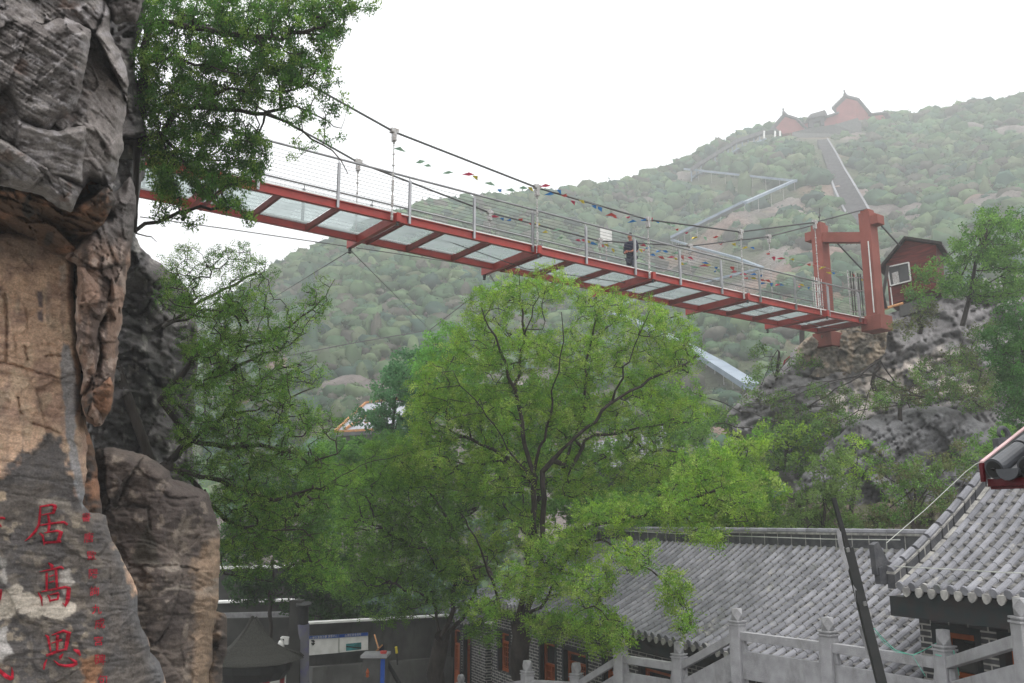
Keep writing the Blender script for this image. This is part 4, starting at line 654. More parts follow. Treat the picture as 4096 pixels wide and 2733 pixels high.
for (p, wa), (q, wb) in zip(SP_, SP_[1:]):
    d = (q - p); n = max(4, int(d.length / 1.2)); sd_ = Vector((d.y, -d.x, 0)).normalized()
    if sd_.x < 0: sd_ = -sd_
    for k in range(n):
        a = p.lerp(q, k / n); c = p.lerp(q, (k + 1) / n); wd = wa + (wb - wa) * k / n; z1 = a.z + .9
        b.hexa([a - sd_ * wd / 2 - Z3 * 3, c - sd_ * wd / 2 - Z3 * 3, c + sd_ * wd / 2 - Z3 * 3, a + sd_ * wd / 2 - Z3 * 3, Vector((*(a - sd_ * wd / 2).xy, z1)), Vector((*(c - sd_ * wd / 2).xy, z1)), Vector((*(c + sd_ * wd / 2).xy, z1)), Vector((*(a + sd_ * wd / 2).xy, z1))])
    for s_ in (1, -1):
        if s_ < 0 and p.z > SP_[2][0].z + 1: continue
        b2.vbeam(p + sd_ * s_ * (wa / 2 + .2), q + sd_ * s_ * (wb / 2 + .2), .45, -2, 1.6, sd_)
b.build('steps', M['temple_roof'], stair); b2.build('parapet', M['tile'], stair)
slide = thing('glass_slide', SL[0][0], 'pale blue glass slide zigzagging down the hill on supports', 'slide')
for L, (wd, h0, h1) in zip(SL, ((1.6, 2.4, 3.0), (1.6, 2.4, 3.0), (.8, 2.0, 2.4), (.8, 1.6, 2.0), (2.0, 1.0, 1.7))):
    b = MB()
    for a, c in zip(L, L[1:]):
        d = c - a; s_ = Vector((d.y, -d.x, 0)).normalized(); b.vbeam(a, c, wd, h0, h1, s_)
    o = b.build('slide_trough', M['slide'], slide)
    for a, c in zip(L, L[1:]):
        for k in range(4): p = a.lerp(c, k / 4); b = MB(); b.beam(p - Z3 * 2, p + Z3 * h0, .1, .1, (1, 0, 0)); b.build('support', M['clamp'], slide)
cor = thing('covered_corridor', hit(2770, 690), 'dark-roofed corridor on white posts running up the ridge left of the temple', 'corridor')
dep_ = lambda p: p.y * CP + p.z * SP
CL = [(u, v, dep_(hit(u, v + 26)) - 4) for u, v in ((2765, 684), (2860, 625), (2945, 573), (3060, 533))]; b = MB(); b2 = MB()
for (a, c) in zip(CL, CL[1:]):
    p = P(*a); q = P(*c); b.vbeam(p, q, 2.4, -.3, .9, Vector((0, 1, 0))); b2.vbeam(p - Z3 * 2.2, q - Z3 * 2.2, 2.6, -.5, 0, Vector((0, 1, 0)))
    for k in range(5): r_ = p.lerp(q, k / 5); b2.beam(r_ - Z3 * 6, r_, .35, .35, (1, 0, 0))
b.build('roof', M['temple_roof'], cor); b2.build('post', M['slide'], cor)
hill_scrub()
# ================================================================== BUILDINGS
def roll(b, y0, y1, x, prof, r, seg=.3, n=6, up=.0):
    """half-round roof tile run from y0 to y1 with visible joints"""
    m = max(1, int((y1 - y0) / seg))
    for k in range(m):
        ya, yb = y0 + (y1 - y0) * k / m, y0 + (y1 - y0) * (k + 1) / m; k0 = len(b.v)
        for y, rr in ((ya, r * 1.035), (yb - .008, r * .99)):
            for j in range(n + 1): t = math.pi * j / n; b.v.append((x + math.cos(t) * rr + (0.004 * math.sin(x * 37 + y * 5)), y, prof(y) + math.sin(t) * rr * 1.15 + .02 + up))
        for j in range(n): b.f.append((k0 + j, k0 + j + 1, k0 + n + 2 + j, k0 + n + 1 + j))
        b.f.append(tuple(k0 + j for j in range(n + 1))[::-1])
def tiled_roof(par, L, w, rise, sp, x0=0., back=True, ridge=True, drip=True, curve=.22, name='roof', rl=.3):
    prof = lambda y: rise * ((1 - curve) * (y / w) + curve * (y / w) ** 2)
    s = MB(); ny = int(w / .13); n = int(L / sp)
    for i in range(n):                                   # stepped pan tiles between the rolls
        xa = x0 + i * sp + sp * .22; xb = x0 + (i + 1) * sp - sp * .22 + .02
        for k in range(ny):
            ya, yb = w * k / ny, w * (k + 1) / ny; za, zb_ = prof(ya) + .028, prof(yb) + .002; xm = (xa + xb) / 2
            s.add([(xa - .03, ya, za + .03), (xm, ya, za), (xb + .03, ya, za + .03), (xa - .03, yb, zb_ + .03), (xm, yb, zb_), (xb + .03, yb, zb_ + .03), (xa - .03, ya, za - .03), (xm, ya, za - .045), (xb + .03, ya, za - .03)], [(0, 1, 4, 3), (1, 2, 5, 4), (6, 7, 1, 0), (7, 8, 2, 1)])
    rf = s.build(name, M['tile_dark'], par, local=True); u = MB()
    for k in range(8):
        ya, yb = w * k / 8, w * (k + 1) / 8; u.hexa([(x0, ya, prof(ya) - .14), (x0 + L, ya, prof(ya) - .14), (x0 + L, yb, prof(yb) - .14), (x0, yb, prof(yb) - .14), (x0, ya, prof(ya) - .03), (x0 + L, ya, prof(ya) - .03), (x0 + L, yb, prof(yb) - .03), (x0, yb, prof(yb) - .03)])
    u.build('roof_board', M['fascia'], rf, local=True); r = MB()
    for i in range(n + 1): roll(r, -.03, w, x0 + i * sp, prof, sp * .275, rl)
    if drip:
        d = MB(); e = r
        for i in range(n + 1):
            x = x0 + i * sp; R_ = sp * .29; e.tube([(x, -.055, .045), (x, -.02, .055)], R_, 12)
            if i < n: xm = x + sp / 2; h = sp * .36; h *= .85; d.prism([(xm - h, -.05, .03), (xm - h * .95, -.055, -.03), (xm - h * .6, -.06, -.07), (xm, -.065, -.09), (xm + h * .6, -.06, -.07), (xm + h * .95, -.055, -.03), (xm + h, -.05, .03)], (0, .03, .006))
        d.build('drip_tiles', M['mortar'], rf, local=True)
    r.build('tile_rolls', M['tile'], rf, local=True)
    if back:
        k = MB(); k.add([(x0, w, rise), (x0 + L, w, rise), (x0 + L, 2 * w, 0), (x0, 2 * w, 0)], [(0, 1, 2, 3)]); k.add([(x0, w, rise - .1), (x0 + L, w, rise - .1), (x0 + L, 2 * w, -.1), (x0, 2 * w, -.1)], [(0, 1, 2, 3)]); k.build('back_slope', M['tile'], rf, local=True)
    if ridge:
        g = MB(); g.box(x0, x0 + L, w - .09, w + .09, rise - .03, rise + .27)
        g.build('ridge_wall', M['ridge_brick'], rf, local=True); g = MB()
        for i in range(int(L / .42) + 1): g.box(x0 + i * .42, x0 + i * .42 + .018, w - .094, w + .094, rise - .03, rise + .27)
        g.box(x0, x0 + L, w - .11, w + .11, rise - .05, rise + .01); g.box(x0 + .001, x0 + L, w - .105, w + .105, rise + .25, rise + .29); g.build('ridge_mortar', M['mortar'], rf, local=True); g = MB()
        m = int(L / .3)
        for i in range(m): g.tube([(x0 + i * .3, w, rise + .31), (x0 + (i + 1) * .3 - .015, w, rise + .31)], [.068, .062], 8)
        g.build('ridge_tiles', M['tile'], rf, local=True)
    return rf, prof
def wall_with(par, x0, x1, z0, z1, y, th, ops, m):
    """front wall with real openings; ops: (xa, xb, za, zb, kind)"""
    w_ = MB(); x = x0
    for xa, xb, za, zb_, kd in sorted(ops):
        if xa > x: w_.box(x, xa, y, y + th, z0, z1)
        w_.box(xa, xb, y, y + th, zb_, z1)
        if za > z0: w_.box(xa, xb, y, y + th, z0, za)
        x = xb
    w_.box(x, x1, y, y + th, z0, z1); wl = w_.build('wall', m, par, local=True)
    for xa, xb, za, zb_, kd in ops:
        f = MB(); t = .09
        for a in ((xa, xa + t, za, zb_), (xb - t, xb, za, zb_), (xa + t, xb - t, zb_ - t, zb_)): f.box(a[0], a[1], y - .015, y + th - .01, a[2], a[3])
        fr = f.build('door_frame' if kd == 'door' else 'window_frame', M['fascia'], par, local=True); f = MB(); xa += t; xb -= t; zb_ -= t; yy = y + th * .45; t = .085; zt_ = zb_ - (zb_ - za) * .26; wd_ = xb - xa; nl = 2 if wd_ > .75 else 1
        f.box(xa, xb, yy, yy + .05, zt_ - .03, zt_ + .03); f.box(xa, xa + t, yy, yy + .05, za, zb_); f.box(xb - t, xb, yy, yy + .05, za, zb_); f.box(xa + t, xb - t, yy, yy + .05, zb_ - t, zb_)
        for k in range(nl):
            a = xa + wd_ * k / nl; c = xa + wd_ * (k + 1) / nl; a += t if k == 0 else 0; c -= t if k == nl - 1 else 0
            if k: f.box(a - .045, a + .045, yy - .002, yy + .052, za, zt_ - .03)
            zm = za + (zt_ - za) * .36 if kd == 'door' else za + .0
            if kd == 'door': f.box(a, c, yy + .008, yy + .04, za, zm)
            f.box(a, c, yy + .004, yy + .045, zm, zm + t)
            for j in range(1, 5): xx = a + (c - a) * j / 5; f.box(xx - .009, xx + .009, yy + .012, yy + .035, zm + t, zt_ - .03)
            for j in range(1, 6): zz = zm + (zt_ - zm) * j / 6; j2 = j % 2; f.box(a + (c - a) * (0 if j2 else .2), a + (c - a) * (.8 if j2 else 1), yy + .014, yy + .033, zz - .009, zz + .009)
        leaf = f.build('door_leaf' if kd == 'door' else 'sash', M['orange'], fr, local=True)
        g = MB(); g.box(xa, xb, yy + .055, yy + .065, za, zb_); g.build('glass', M['glass_dark'], fr, local=True)
        if kd == 'door' and wd_ > .6: g = MB(); g.box(xa + wd_ * .12, xa + wd_ * .42, yy + .050, yy + .054, za + .6, zt_ - .1); g.box(xa + wd_ * .58, xa + wd_ * .88, yy + .050, yy + .054, za + .6, zt_ - .1); g.build('curtain', M['curtain'], fr, local=True)
    return wl
RZ = math.atan2(-.912, .411)
A = thing('tiled_hall', (3.24, 17.1, -2.22), 'long low grey tiled hall of dark brick in the courtyard with a straight ridge', 'building', rz=RZ)
tiled_roof(A, 15.6, 3.2, 1.72, .24, x0=-10.7)
ops = [(-10.1, -9.2, -1.9, -.75, 'window'), (-7.4, -6.4, -2.9, -.7, 'door'), (-6.1, -4.8, -1.9, -.75, 'window'), (-4.15, -3.3, -1.9, -.72, 'window'), (-2.6, -1.05, -2.9, -.66, 'door'), (-.2, 1.2, -1.9, -.7, 'window'), (2.2, 3.6, -2.9, -.66, 'door')]
wall_with(A, -10.5, 4.8, GZ + 2.22, -.1, .55, .24, ops, M['brick'])
b = MB(); b.box(-10.7, 4.9, .06, .30, -.34, -.13); b.build('eave_beam', M['fascia'], A, local=True)
b = MB(); b.box(-10.5, -10.26, .8, 5.8, GZ + 2.22, -.1); b.prism([(-10.5, .79, -.1), (-10.5, 3.2, 1.55), (-10.5, 5.8, -.1)], (.24, 0, 0)); b.build('gable_wall', M['brick'], A, local=True)
wing = thing('tiled_wing', (3.24 - .411 * 10.7, 17.1 + .912 * 10.7, -2.9), 'small lower tiled lean-to at the far end of the long hall behind the tree trunk', 'building', rz=RZ)
tiled_roof(wing, 3.0, 1.6, .7, .24, x0=-3.05, back=False, ridge=False)
wall_with(wing, -3.0, .19, GZ + 2.9, -.05, .35, .24, [(-2.7, -1.75, -2.2, -.3, 'door'), (-1.6, -.9, -2.2, -.35, 'door')], M['brick'])
# B: nearer building at the right edge
B = thing('tiled_house', (5.14, 12.6, -.89), 'nearer dark brick house at the right edge with steep grey tiled roof and orange doors', 'building', rz=RZ)
rfB, profB = tiled_roof(B, 6.2, 2.5, 1.78, .2, x0=.28, curve=.25, rl=.26)
wall_with(B, .16, 6.3, GZ + .89, -.1, .38, .24, [(.36, 1.1, -2.6, -.44, 'door'), (1.34, 2.5, -2.6, -.44, 'door'), (2.9, 3.9, -1.7, -.44, 'window'), (4.4, 5.4, -2.6, -.44, 'door')], M['brick'])
b = MB(); b.box(.16, .40, .62, 4.6, GZ + .89, -.1); b.prism([(.16, .61, -.1), (.16, 2.5, 1.5), (.16, 4.4, -.1)], (.24, 0, 0)); b.build('gable_wall', M['brick'], B, local=True)
b = MB(); b.box(.02, 6.4, .02, .34, -.36, -.1); b.build('eave_beam', M['fascia'], B, local=True)
g1, g2, g3, g4 = MB(), MB(), MB(), MB(); m = 10
for k in range(m):
    ya, yb = 2.5 * k / m + .03, 2.5 * (k + 1) / m; za, zb_ = profB(ya), profB(yb)
    g1.hexa([(.0, ya, za - .02), (.13, ya, za - .02), (.13, yb, zb_ - .02), (.0, yb, zb_ - .02), (.0, ya, za + .17), (.13, ya, za + .17), (.13, yb, zb_ + .17), (.0, yb, zb_ + .17)])
    g2.hexa([(-.01, ya, za + .172), (.14, ya, za + .172), (.14, yb, zb_ + .172), (-.01, yb, zb_ + .172), (-.01, ya, za + .2), (.14, ya, za + .2), (.14, yb, zb_ + .2), (-.01, yb, zb_ + .2)])
    (k % 2 == 0) and g2.hexa([(-.005, ya + .1, za + .04), (.135, ya + .1, za + .04), (.135, ya + .118, za + .05), (-.005, ya + .118, za + .05), (-.005, ya + .1, za + .24), (.135, ya + .1, za + .24), (.135, ya + .118, za + .25), (-.005, ya + .118, za + .25)])
    g2.hexa([(.13, ya, za + .0), (.2, ya, za), (.2, yb, zb_), (.13, yb, zb_), (.13, ya, za + .05), (.2, ya, za + .035), (.2, yb, zb_ + .035), (.13, yb, zb_ + .05)])
    g3.tube([(.065, ya, za + .225), (.065, yb - .015, zb_ + .225)], [.058, .054], 8); 
g1.build('gable_ridge', M['ridge_brick'], rfB, local=True); g2.build('ridge_mortar', M['mortar'], rfB, local=True); g3.build('ridge_tiles', M['tile'], rfB, local=True)
def scroll(x, y, z, s, dr=-1):
    """curled end ornament: spiral fin, real thickness"""
    L = []; 
    for k in range(26): t = k / 25; a = -1.2 + t * 5.2; r = s * (.55 - .40 * t); L.append((x, y + dr * (-.1 * s + r * math.cos(a)), z + s * .75 + r * math.sin(a)))
    b = MB(); b.tube(L, [s * (.16 - .09 * k / 25) for k in range(26)], 8); b.prism([(x - .05, y - dr * s * .55, z - .15), (x - .05, y + dr * s * .35, z - .15), (x - .05, y + dr * s * .25, z + s * .45), (x - .05, y - dr * s * .15, z + s * .6), (x - .05, y - dr * s * .65, z + s * .5)], (.1, 0, 0)); return b
scroll(.06, 2.6, profB(2.5) + .2, .3, 1).build('ridge_ornament', M['ridge_brick'], rfB, local=True)
b = scroll(-.06, -.0, .2, .15, 1); b.prism([(-.12, -.12, .18), (-.12, .1, .16), (-.12, .28, .3), (-.12, .1, .36), (-.12, -.05, .62), (-.12, -.14, .58)], (.09, 0, 0)); b.build('eave_ornament', M['ridge_brick'], rfB, local=True)
# plaque by the door
BOLD = [0.0]
def textmesh(s, size, mtl, name, parent, M4, ext=.002):
    c = bpy.data.curves.new(name, 'FONT'); c.body = s; c.size = size; c.align_x = 'CENTER'; c.align_y = 'CENTER'; c.extrude = ext; c.offset = BOLD[0]; o = bpy.data.objects.new(name, c); COL.objects.link(o)
    me = bpy.data.meshes.new_from_object(o.evaluated_get(bpy.context.evaluated_depsgraph_get())); bpy.data.objects.remove(o); bpy.data.curves.remove(c); me.transform(M4); me.materials.clear(); me.materials.append(mtl)
    o = bpy.data.objects.new(name, me); COL.objects.link(o); o.parent = parent; return o
pq = thing('door_plaque', Vector((5.14, 12.6, -.89)), 'small maroon office plaque with white characters beside the orange door', 'sign', rz=RZ)
b = MB(); b.box(1.12, 1.34 - .01, .352, .378, -1.66, -1.44); b.build('plate', M['plaque'], pq, local=True); b = MB()
textmesh('客办公室', .052, M['white'], 'lettering', pq, Matrix.Translation((1.225, .350, -1.54)) @ Matrix.Rotation(math.pi / 2, 4, 'X'))
# near eave corner at the right edge
E0 = P(3985, 1873, 4.7); pv = thing('pavilion_eave', E0, 'very near dark glazed eave corner with round tile end and crimson boards at right edge', 'roof', rz=math.atan2(-.912, .411))
b = MB(); rl_ = lambda y: y * .52
for i in range(5):
    for k in range(6):
        y0, y1 = k * .21, (k + 1) * .21 - .008; x = i * .19; b.tube([(x, y0, rl_(y0)), (x, y1, rl_(y1))], [.052, .047], 18)
rr_ = b.build('tile_rolls', M['glaze_tile'], pv, local=True, smooth=False); b = MB()
for i in range(5): b = MB(); b.tube([(i * .19, -.018, -.005), (i * .19, 0.001, .0)], .055, 24); b.build('tile_end', M['glaze_tile'], pv, local=True)
b = MB()
for i in range(5): b.tube([(i * .19, -.022, -.006), (i * .19, -.017, -.005)], .043, 20); b.lathe((i * .19, -.02, -.006), [(.001, -.01), (.02, 0), (.001, .01)], 8)
b.build('tile_boss', M['dark'], pv, local=True); b = MB()
for i in range(5):
    xm = i * .19 + .095
    for k in range(8):
        y0, y1 = -.04 + k * .17, -.04 + (k + 1) * .17; k0 = len(b.v)
        for y, dz in ((y0, .0), (y1, -.0)):
            for j in range(9): t = math.pi * j / 8; b.v.append((xm + math.cos(t) * .062, y, rl_(y) - .0 - math.sin(t) * .05 + (.0 if y == y0 else -.012)))
        for j in range(8): b.f.append((k0 + j, k0 + j + 1, k0 + 10 + j, k0 + 9 + j))
    b.prism([(xm + math.cos(math.pi * j / 10) * .065, -.045, rl_(-.04) - math.sin(math.pi * j / 10) * .06 + .012) for j in range(11)], (0, .012, 0))
b.build('pan_tiles', M['glaze_tile'], pv, local=True); b = MB()
b.hexa([(-.075, -.015, -.065), (-.06, -.015, -.065), (-.06, 1.3, .63), (-.075, 1.3, .63), (-.075, -.015, .03), (-.06, -.015, .03), (-.06, 1.3, .73), (-.075, 1.3, .73)]); b.build('side_flashing', M['flashing'], pv, local=True); b = MB(); b.box(-.078, -.057, -.03, -.012, -.07, .03); b.box(-.06, .95, .0, .02, -.095, -.055)
b.hexa([(-.06, .02, -.11), (.95, .02, -.11), (.95, 1.3, .54), (-.06, 1.3, .54), (-.06, .02, -.07), (.95, .02, -.07), (.95, 1.3, .6), (-.07, 1.3, .6)]); b.build('eave_board', M['eave_red'], pv, local=True)
b = MB(); b.hexa([(-.08, -.02, .032), (-.056, -.02, .032), (-.056, 1.3, .732), (-.08, 1.3, .732), (-.08, -.02, .04), (-.056, -.02, .04), (-.056, 1.3, .74), (-.08, 1.3, .74)]); b.build('trim', M['pink_trim'], pv, local=True)  # pale pink strip paints the highlight along the barge board's top edge
b = MB(); b.tube([(.85, .9, -6), (.85, .9, .36)], .09, 16); b.build('column', M['crimson'], pv, local=True)
# ---- thin wires and light ropes
b = MB(); b.tube([P(2330, 2117, 19.5), P(2900, 2143, 17.5), P(3300, 2157, 15.6), P(3600, 2160, 13.4)], .008, 5); tag(b.build('light_cable', M['rope']), 'pale cable running just above the long hall ridge', 'cable')
b = MB(); b.tube([P(3500, 2265, 12.9), P(3541, 2262, 12.75), P(3546, 2172, 12.7), P(3700, 2040, 13.1), P(3860, 1890, 13.6), P(3905, 1855, 13.7), P(3945, 1843, 13.9)], .006, 6); tag(b.build('light_cable', M['rope']), 'pale cable rising along the steep gable ridge to the curled ornament', 'cable')
b = MB(); b.tube([P(3545, 2264, 12.3), P(3820, 2279, 11.2), P(4000, 2290, 10.6), P(4300, 2300, 9.8)], .006, 5); tag(b.build('light_cable', M['rope']), 'thin pale cable crossing the tiles of the nearer roof horizontally', 'cable')
# ================================================================== STONE BALUSTRADE
posts = [(1058, 1548, -1, 24.0, .95), (1210, 1515, 0, 18.3, 1), (1322, 1520, 0, 18.0, 1), (1423, 1455, 0, 17.2, 1), (1557, 1472, 0, 16.2, 1), (1690, 1395, 0, 15.1, 1), (1898, 1415, 0, 13.6, 1), (2163, 1443, 0, 11.9, 1), (2343, 1371, 0, 10.0, 1)]
k_ = 4096 / 2350; tops = [PY(u * k_, v * k_, Y) for u, v, _, Y, s in posts]
def make_post():
    t = thing('stone_baluster_post', (0, 0, 0), '', 'post', 'carved stone posts of the stair balustrade'); b = MB(); a = .1
    b.box(-a, a, -a, a, -2.2, -.27); b.build('shaft', M['stone'], t, local=True, bevel=.012)
    b = MB(); b.box(-a - .012, a + .012, -a - .012, a + .012, -.268, -.245); b.box(-a + .01, a - .01, -a + .01, a - .01, -.243, -.222); b.box(-a - .008, a + .008, -a - .008, a + .008, -.22, -.2); b.build('collar', M['stone'], t, local=True)
    h = .104; w0 = .062; b = MB(); v = []; c8 = [(1, 1), (-1, 1), (-1, -1), (1, -1)]
    v += [(x * w0, y * w0, -.2) for x, y in c8]; v += [(h * 1.02, 0, -.1), (0, h * 1.02, -.1), (-h * 1.02, 0, -.1), (0, -h * 1.02, -.1)]; v += [(x * w0 * .0 + (.0), y, z) for x, y, z in []]
    v += [(x * .058, y * .058, -.01) for x, y in c8]; v.append((0, 0, .0))
    b.add(v, [(3, 2, 1, 0), (0, 1, 5), (1, 2, 6), (2, 3, 7), (3, 0, 4), (0, 5, 9 - 1), (0, 8, 4), (1, 6, 9), (1, 9, 5), (2, 7, 10), (2, 10, 6), (3, 4, 11), (3, 11, 7), (8, 5, 9), (9, 6, 10), (10, 7, 11), (11, 4, 8), (8, 9, 12), (9, 10, 12), (10, 11, 12), (11, 8, 12)])
    b.build('finial', M['stone'], t, local=True); return t
p0 = make_post()
labs = ['most distant balustrade post, only its faceted finial showing beside the brick wall', 'stone post at the far left end of the low level rail', 'stone post at the right end of the low level rail, foot of the second slope', 'stone post at the left end of the middle level rail', 'stone post at the right end of the middle level rail below the long slope', 'stone post at the top of the long sloping rail, standing on the white slab',
        'stone post midway along the upper level rail left of the leaning dark pole', 'stone post wrapped with green twine at the foot of the rising rail', 'nearest stone post cut by the right edge of the picture']
PO = []
for k, t in enumerate(tops):
    o = p0 if k == 0 else copy_tree(p0); o.location = t; o['label'] = labs[k]; nx = tops[min(k + 1, len(tops) - 1)] - tops[max(k - 1, 0)]; o.rotation_euler.z = math.atan2(nx.y, nx.x) + .06; PO.append(o)
seg_lab = ['faint sloping stone rail descending out of the bottom of the picture', 'short level rail between the two lowest stone posts', 'short sloping stone rail between low and middle levels', 'level stone rail of the middle flight left part', 'long sloping stone rail rising to the upper level', 'level upper stone rail left of the middle post', 'level upper stone rail crossed by the leaning dark pole', 'rising stone rail at the right in front of the orange doors']
for k in range(1, len(tops) - 1):
    a, c = tops[k], tops[k + 1]; d = (c - a); dh = Vector((d.x, d.y, 0)).normalized(); s_ = Vector((-dh.y, dh.x, 0)); a2 = a + d * (.1 / d.length); c2 = c - d * (.1 / d.length)
    t = thing('stone_balustrade', a.lerp(c, .5) - Z3 * 1.2, seg_lab[k], 'balustrade', 'stone rails of the stair balustrade')
    b = MB(); b.vbeam(a2, c2, .11, -.50, -.365, s_); b.build('top_rail', M['stone'], t, bevel=.008)
    b = MB(); b.vbeam(a2, c2, .07, -1.09, -.66, s_); b.build('panel', M['stone'], t, bevel=.008)
    for e, q in ((a2, 1), (c2, -1)): b = MB(); f_ = e + d.normalized() * q * .035; b.prism([f_ - s_ * .03 + Z3 * -.655 + dh * q * -.03, f_ - s_ * .03 + Z3 * -.655 + dh * q * .05, f_ - s_ * .03 + Z3 * -.505 + dh * q * .02, f_ - s_ * .03 + Z3 * -.505 + dh * q * -.03], s_ * .06); b.build('rail_bracket', M['stone'], t)
a, c = tops[0], tops[1]; d = c - a; t = thing('stone_balustrade', a.lerp(c, .5) - Z3 * 1.2, seg_lab[0], 'balustrade', 'stone rails of the stair balustrade'); b = MB(); s_ = Vector((-d.y, d.x, 0)).normalized(); b.vbeam(a + d * .03, c - d * .03, .11, -.50, -.365, s_); b.build('top_rail', M['stone'], t); b = MB(); b.vbeam(a + d * .03, c - d * .03, .07, -1.09, -.66, s_); b.build('panel', M['stone'], t)
# stair and landing on the camera side
st = MB(); z1 = tops[5].z - 1.25; a, c, e = tops[5], tops[6], tops[7]
def nrm2(p, q): d = (q - p); n_ = Vector((d.y, -d.x, 0)).normalized(); return n_ if n_.y < 0 else -n_
nn = nrm2(a, c); L_ = [a, c, e]; st.add([(*(p + (nn * -.12)).xy, z1) for p in L_] + [(*(p + nn * 1.7).xy, z1) for p in L_] + [(*(p + (nn * -.12)).xy, z1 - .16) for p in L_] + [(*(p + nn * 1.7).xy, z1 - .16) for p in L_], [(0, 1, 4, 3), (1, 2, 5, 4), (6, 9, 10, 7), (7, 10, 11, 8), (0, 6, 7, 1), (1, 7, 8, 2), (3, 4, 10, 9), (4, 5, 11, 10), (0, 3, 9, 6), (2, 8, 11, 5)])
def flight(p, q, n):
    nn = nrm2(p, q)
    for k in range(n):
        t0, t1 = k / n, (k + 1) / n; a = p.lerp(q, t0); c = p.lerp(q, t1); z = max(a.z, c.z) - 1.25 - abs(q.z - p.z) / n; st.hexa([Vector((*(r + nn * s).xy, zz)) for zz in (z - .4, z) for r, s in ((a, -.1), (c, -.1), (c, 1.7), (a, 1.7))])
flight(tops[4], tops[5], 5); flight(tops[7], tops[8], 5); flight(tops[2], tops[3], 5)
for p, q in ((tops[3], tops[4]), (tops[1], tops[2])): nn = nrm2(p, q); z = p.z - 1.25; st.hexa([Vector((*(r + nn * s).xy, zz)) for zz in (z - .2, z) for r, s in ((p, -.1), (q, -.1), (q, 1.7), (p, 1.7))])
tag(st.build('stairs', M['stone']), kind='structure')
# leaning dark pole with board scraps
pl = thing('leaning_pole', P(3560, 2820, 9.6), 'dark leaning angle-iron pole with broken pale boards edge-on, in front of the balustrade', 'pole')
b = MB(); b.beam(P(3550, 2830, 9.6), P(3392, 2192, 10.2), .10, .07, (0, -1, 0)); b.build('lower_pole', M['dark'], pl); b = MB(); b.beam(P(3400, 2230, 10.22), P(3334, 1992, 10.4), .045, .05, (0, -1, 0)); b.build('upper_pole', M['dark'], pl)
for pxs in ([(3346, 2122), (3354, 2116), (3364, 2130), (3374, 2190), (3396, 2272), (3390, 2292), (3372, 2240), (3352, 2170)], [(3412, 2340), (3432, 2368), (3452, 2420), (3452, 2458), (3440, 2448), (3422, 2400)], [(3434, 2500), (3450, 2508), (3468, 2560), (3488, 2612), (3484, 2642), (3470, 2618), (3448, 2560)]):
    b = MB(); b.prism([P(u, v, 10.0) for u, v in pxs], Vector((.02, .05, 0))); b.build('board', M['stone'], pl)
for u, v in ((3390, 2200), (3458, 2415), (3500, 2595)): b = MB(); b.beam(P(u, v - 8, 9.85), P(u + 3, v + 8, 9.85), .035, .02, (0, -1, 0)); b.build('bracket', M['stainless'], pl)
q = tops[7]; tw = [P(3458, 2515, 9.9), P(3497, 2515, 10.2), P(3530, 2555, 10.6), P(3580, 2600, 11), P(3650, 2622, 11.3), P(3700, 2600, 11.6), P(3760, 2565, 11.75)]
b = MB(); b.tube(tw, .006, 5); b.tube([p + Vector((.01, 0, -.02 - .03 * math.sin(k))) for k, p in enumerate(tw)], .004, 5); b.tube([tw[4], tw[4] + Vector((.14, 0, -.25))], .004, 4); b.tube([q + Vector((.11 * math.cos(a / 3), .11 * math.sin(a / 3), -.3 - .002 * a)) for a in range(20)], .006, 5); b.tube([q + Vector((.06, -.115, -.25)), q + Vector((.1, -.125, -.55))], .006, 5); tag(b.build('twine', M['twine']), 'pale green twine tied from the leaning pole to the stone post', 'twine')
# ================================================================== COURTYARD THINGS AT LOWER LEFT
def quadwall(px, D, thick, name, m, par=None): b = MB(); b.prism([P(u, v, d) for (u, v), d in zip(px, D)], Vector((0, thick, 0))); return b.build(name, M[m], par)
cw = thing('courtyard_wall', P(1500, 2733, 25), 'plain grey concrete wall with a pale coping carrying the notice boards', 'wall')
quadwall([(1225, 2496), (1800, 2464), (1800, 2900), (1225, 2900)], (24, 27, 27, 24), .3, 'wall', 'concrete', cw)
b = MB(); b.beam(P(1228, 2492, 23.95), P(1800, 2461, 26.95), .36, .05); b.build('coping', M['white'], cw)
b = MB(); b.beam(P(1235, 2738, 23.8), P(1800, 2690, 26.8), .3, .9); b.build('plinth', M['concrete'], cw)
nbd = thing('notice_boards', P(1360, 2580, 23.8), 'pair of white notice boards with blue header strips on the concrete wall', 'sign'); d_ = (P(1800, 2464, 27) - P(1225, 2496, 24)); 
def cwp(u, v, off=.06): 
    a = P(1225, 2496, 24); dh = Vector((d_.x, d_.y, 0)).normalized(); n_ = Vector((-dh.y, dh.x, 0)); r = P(u, v, 1.); return r * ((a.dot(n_) - off) / r.dot(n_))
for (u0, u1, vt0, vt1, vb0, vb1) in ((1236, 1354, 2545, 2538, 2622, 2612), (1357, 1472, 2538, 2530, 2611, 2600)):
    b = MB(); b.prism([cwp(u0, vt0), cwp(u1, vt1), cwp(u1, vb1), cwp(u0, vb0)], Vector((0, .03, 0))); pn = b.build('board', M['white'], nbd)
    b = MB(); b.prism([cwp(u0, vt0, .07), cwp(u1, vt1, .07), cwp(u1, vt1 + 13, .07), cwp(u0, vt0 + 13, .07)], Vector((0, .008, 0))); b.build('header_strip', M['blue'], pn)
dh = Vector((d_.x, d_.y, 0)).normalized(); RM = Matrix((( dh.x, 0, dh.y * 1, 0), (dh.y, 0, -dh.x, 0), (0, 1, 0, 0), (0, 0, 0, 1)))
wo = worigin(nbd)
for s_, u, v in (('山景区游览示意·游客中心', 1295, 2549), ('山景区安全须知', 1412, 2541)): textmesh(s_, .075, M['white'], 'lettering', nbd, Matrix.Translation(cwp(u, v, .08) - wo) @ RM, .001)
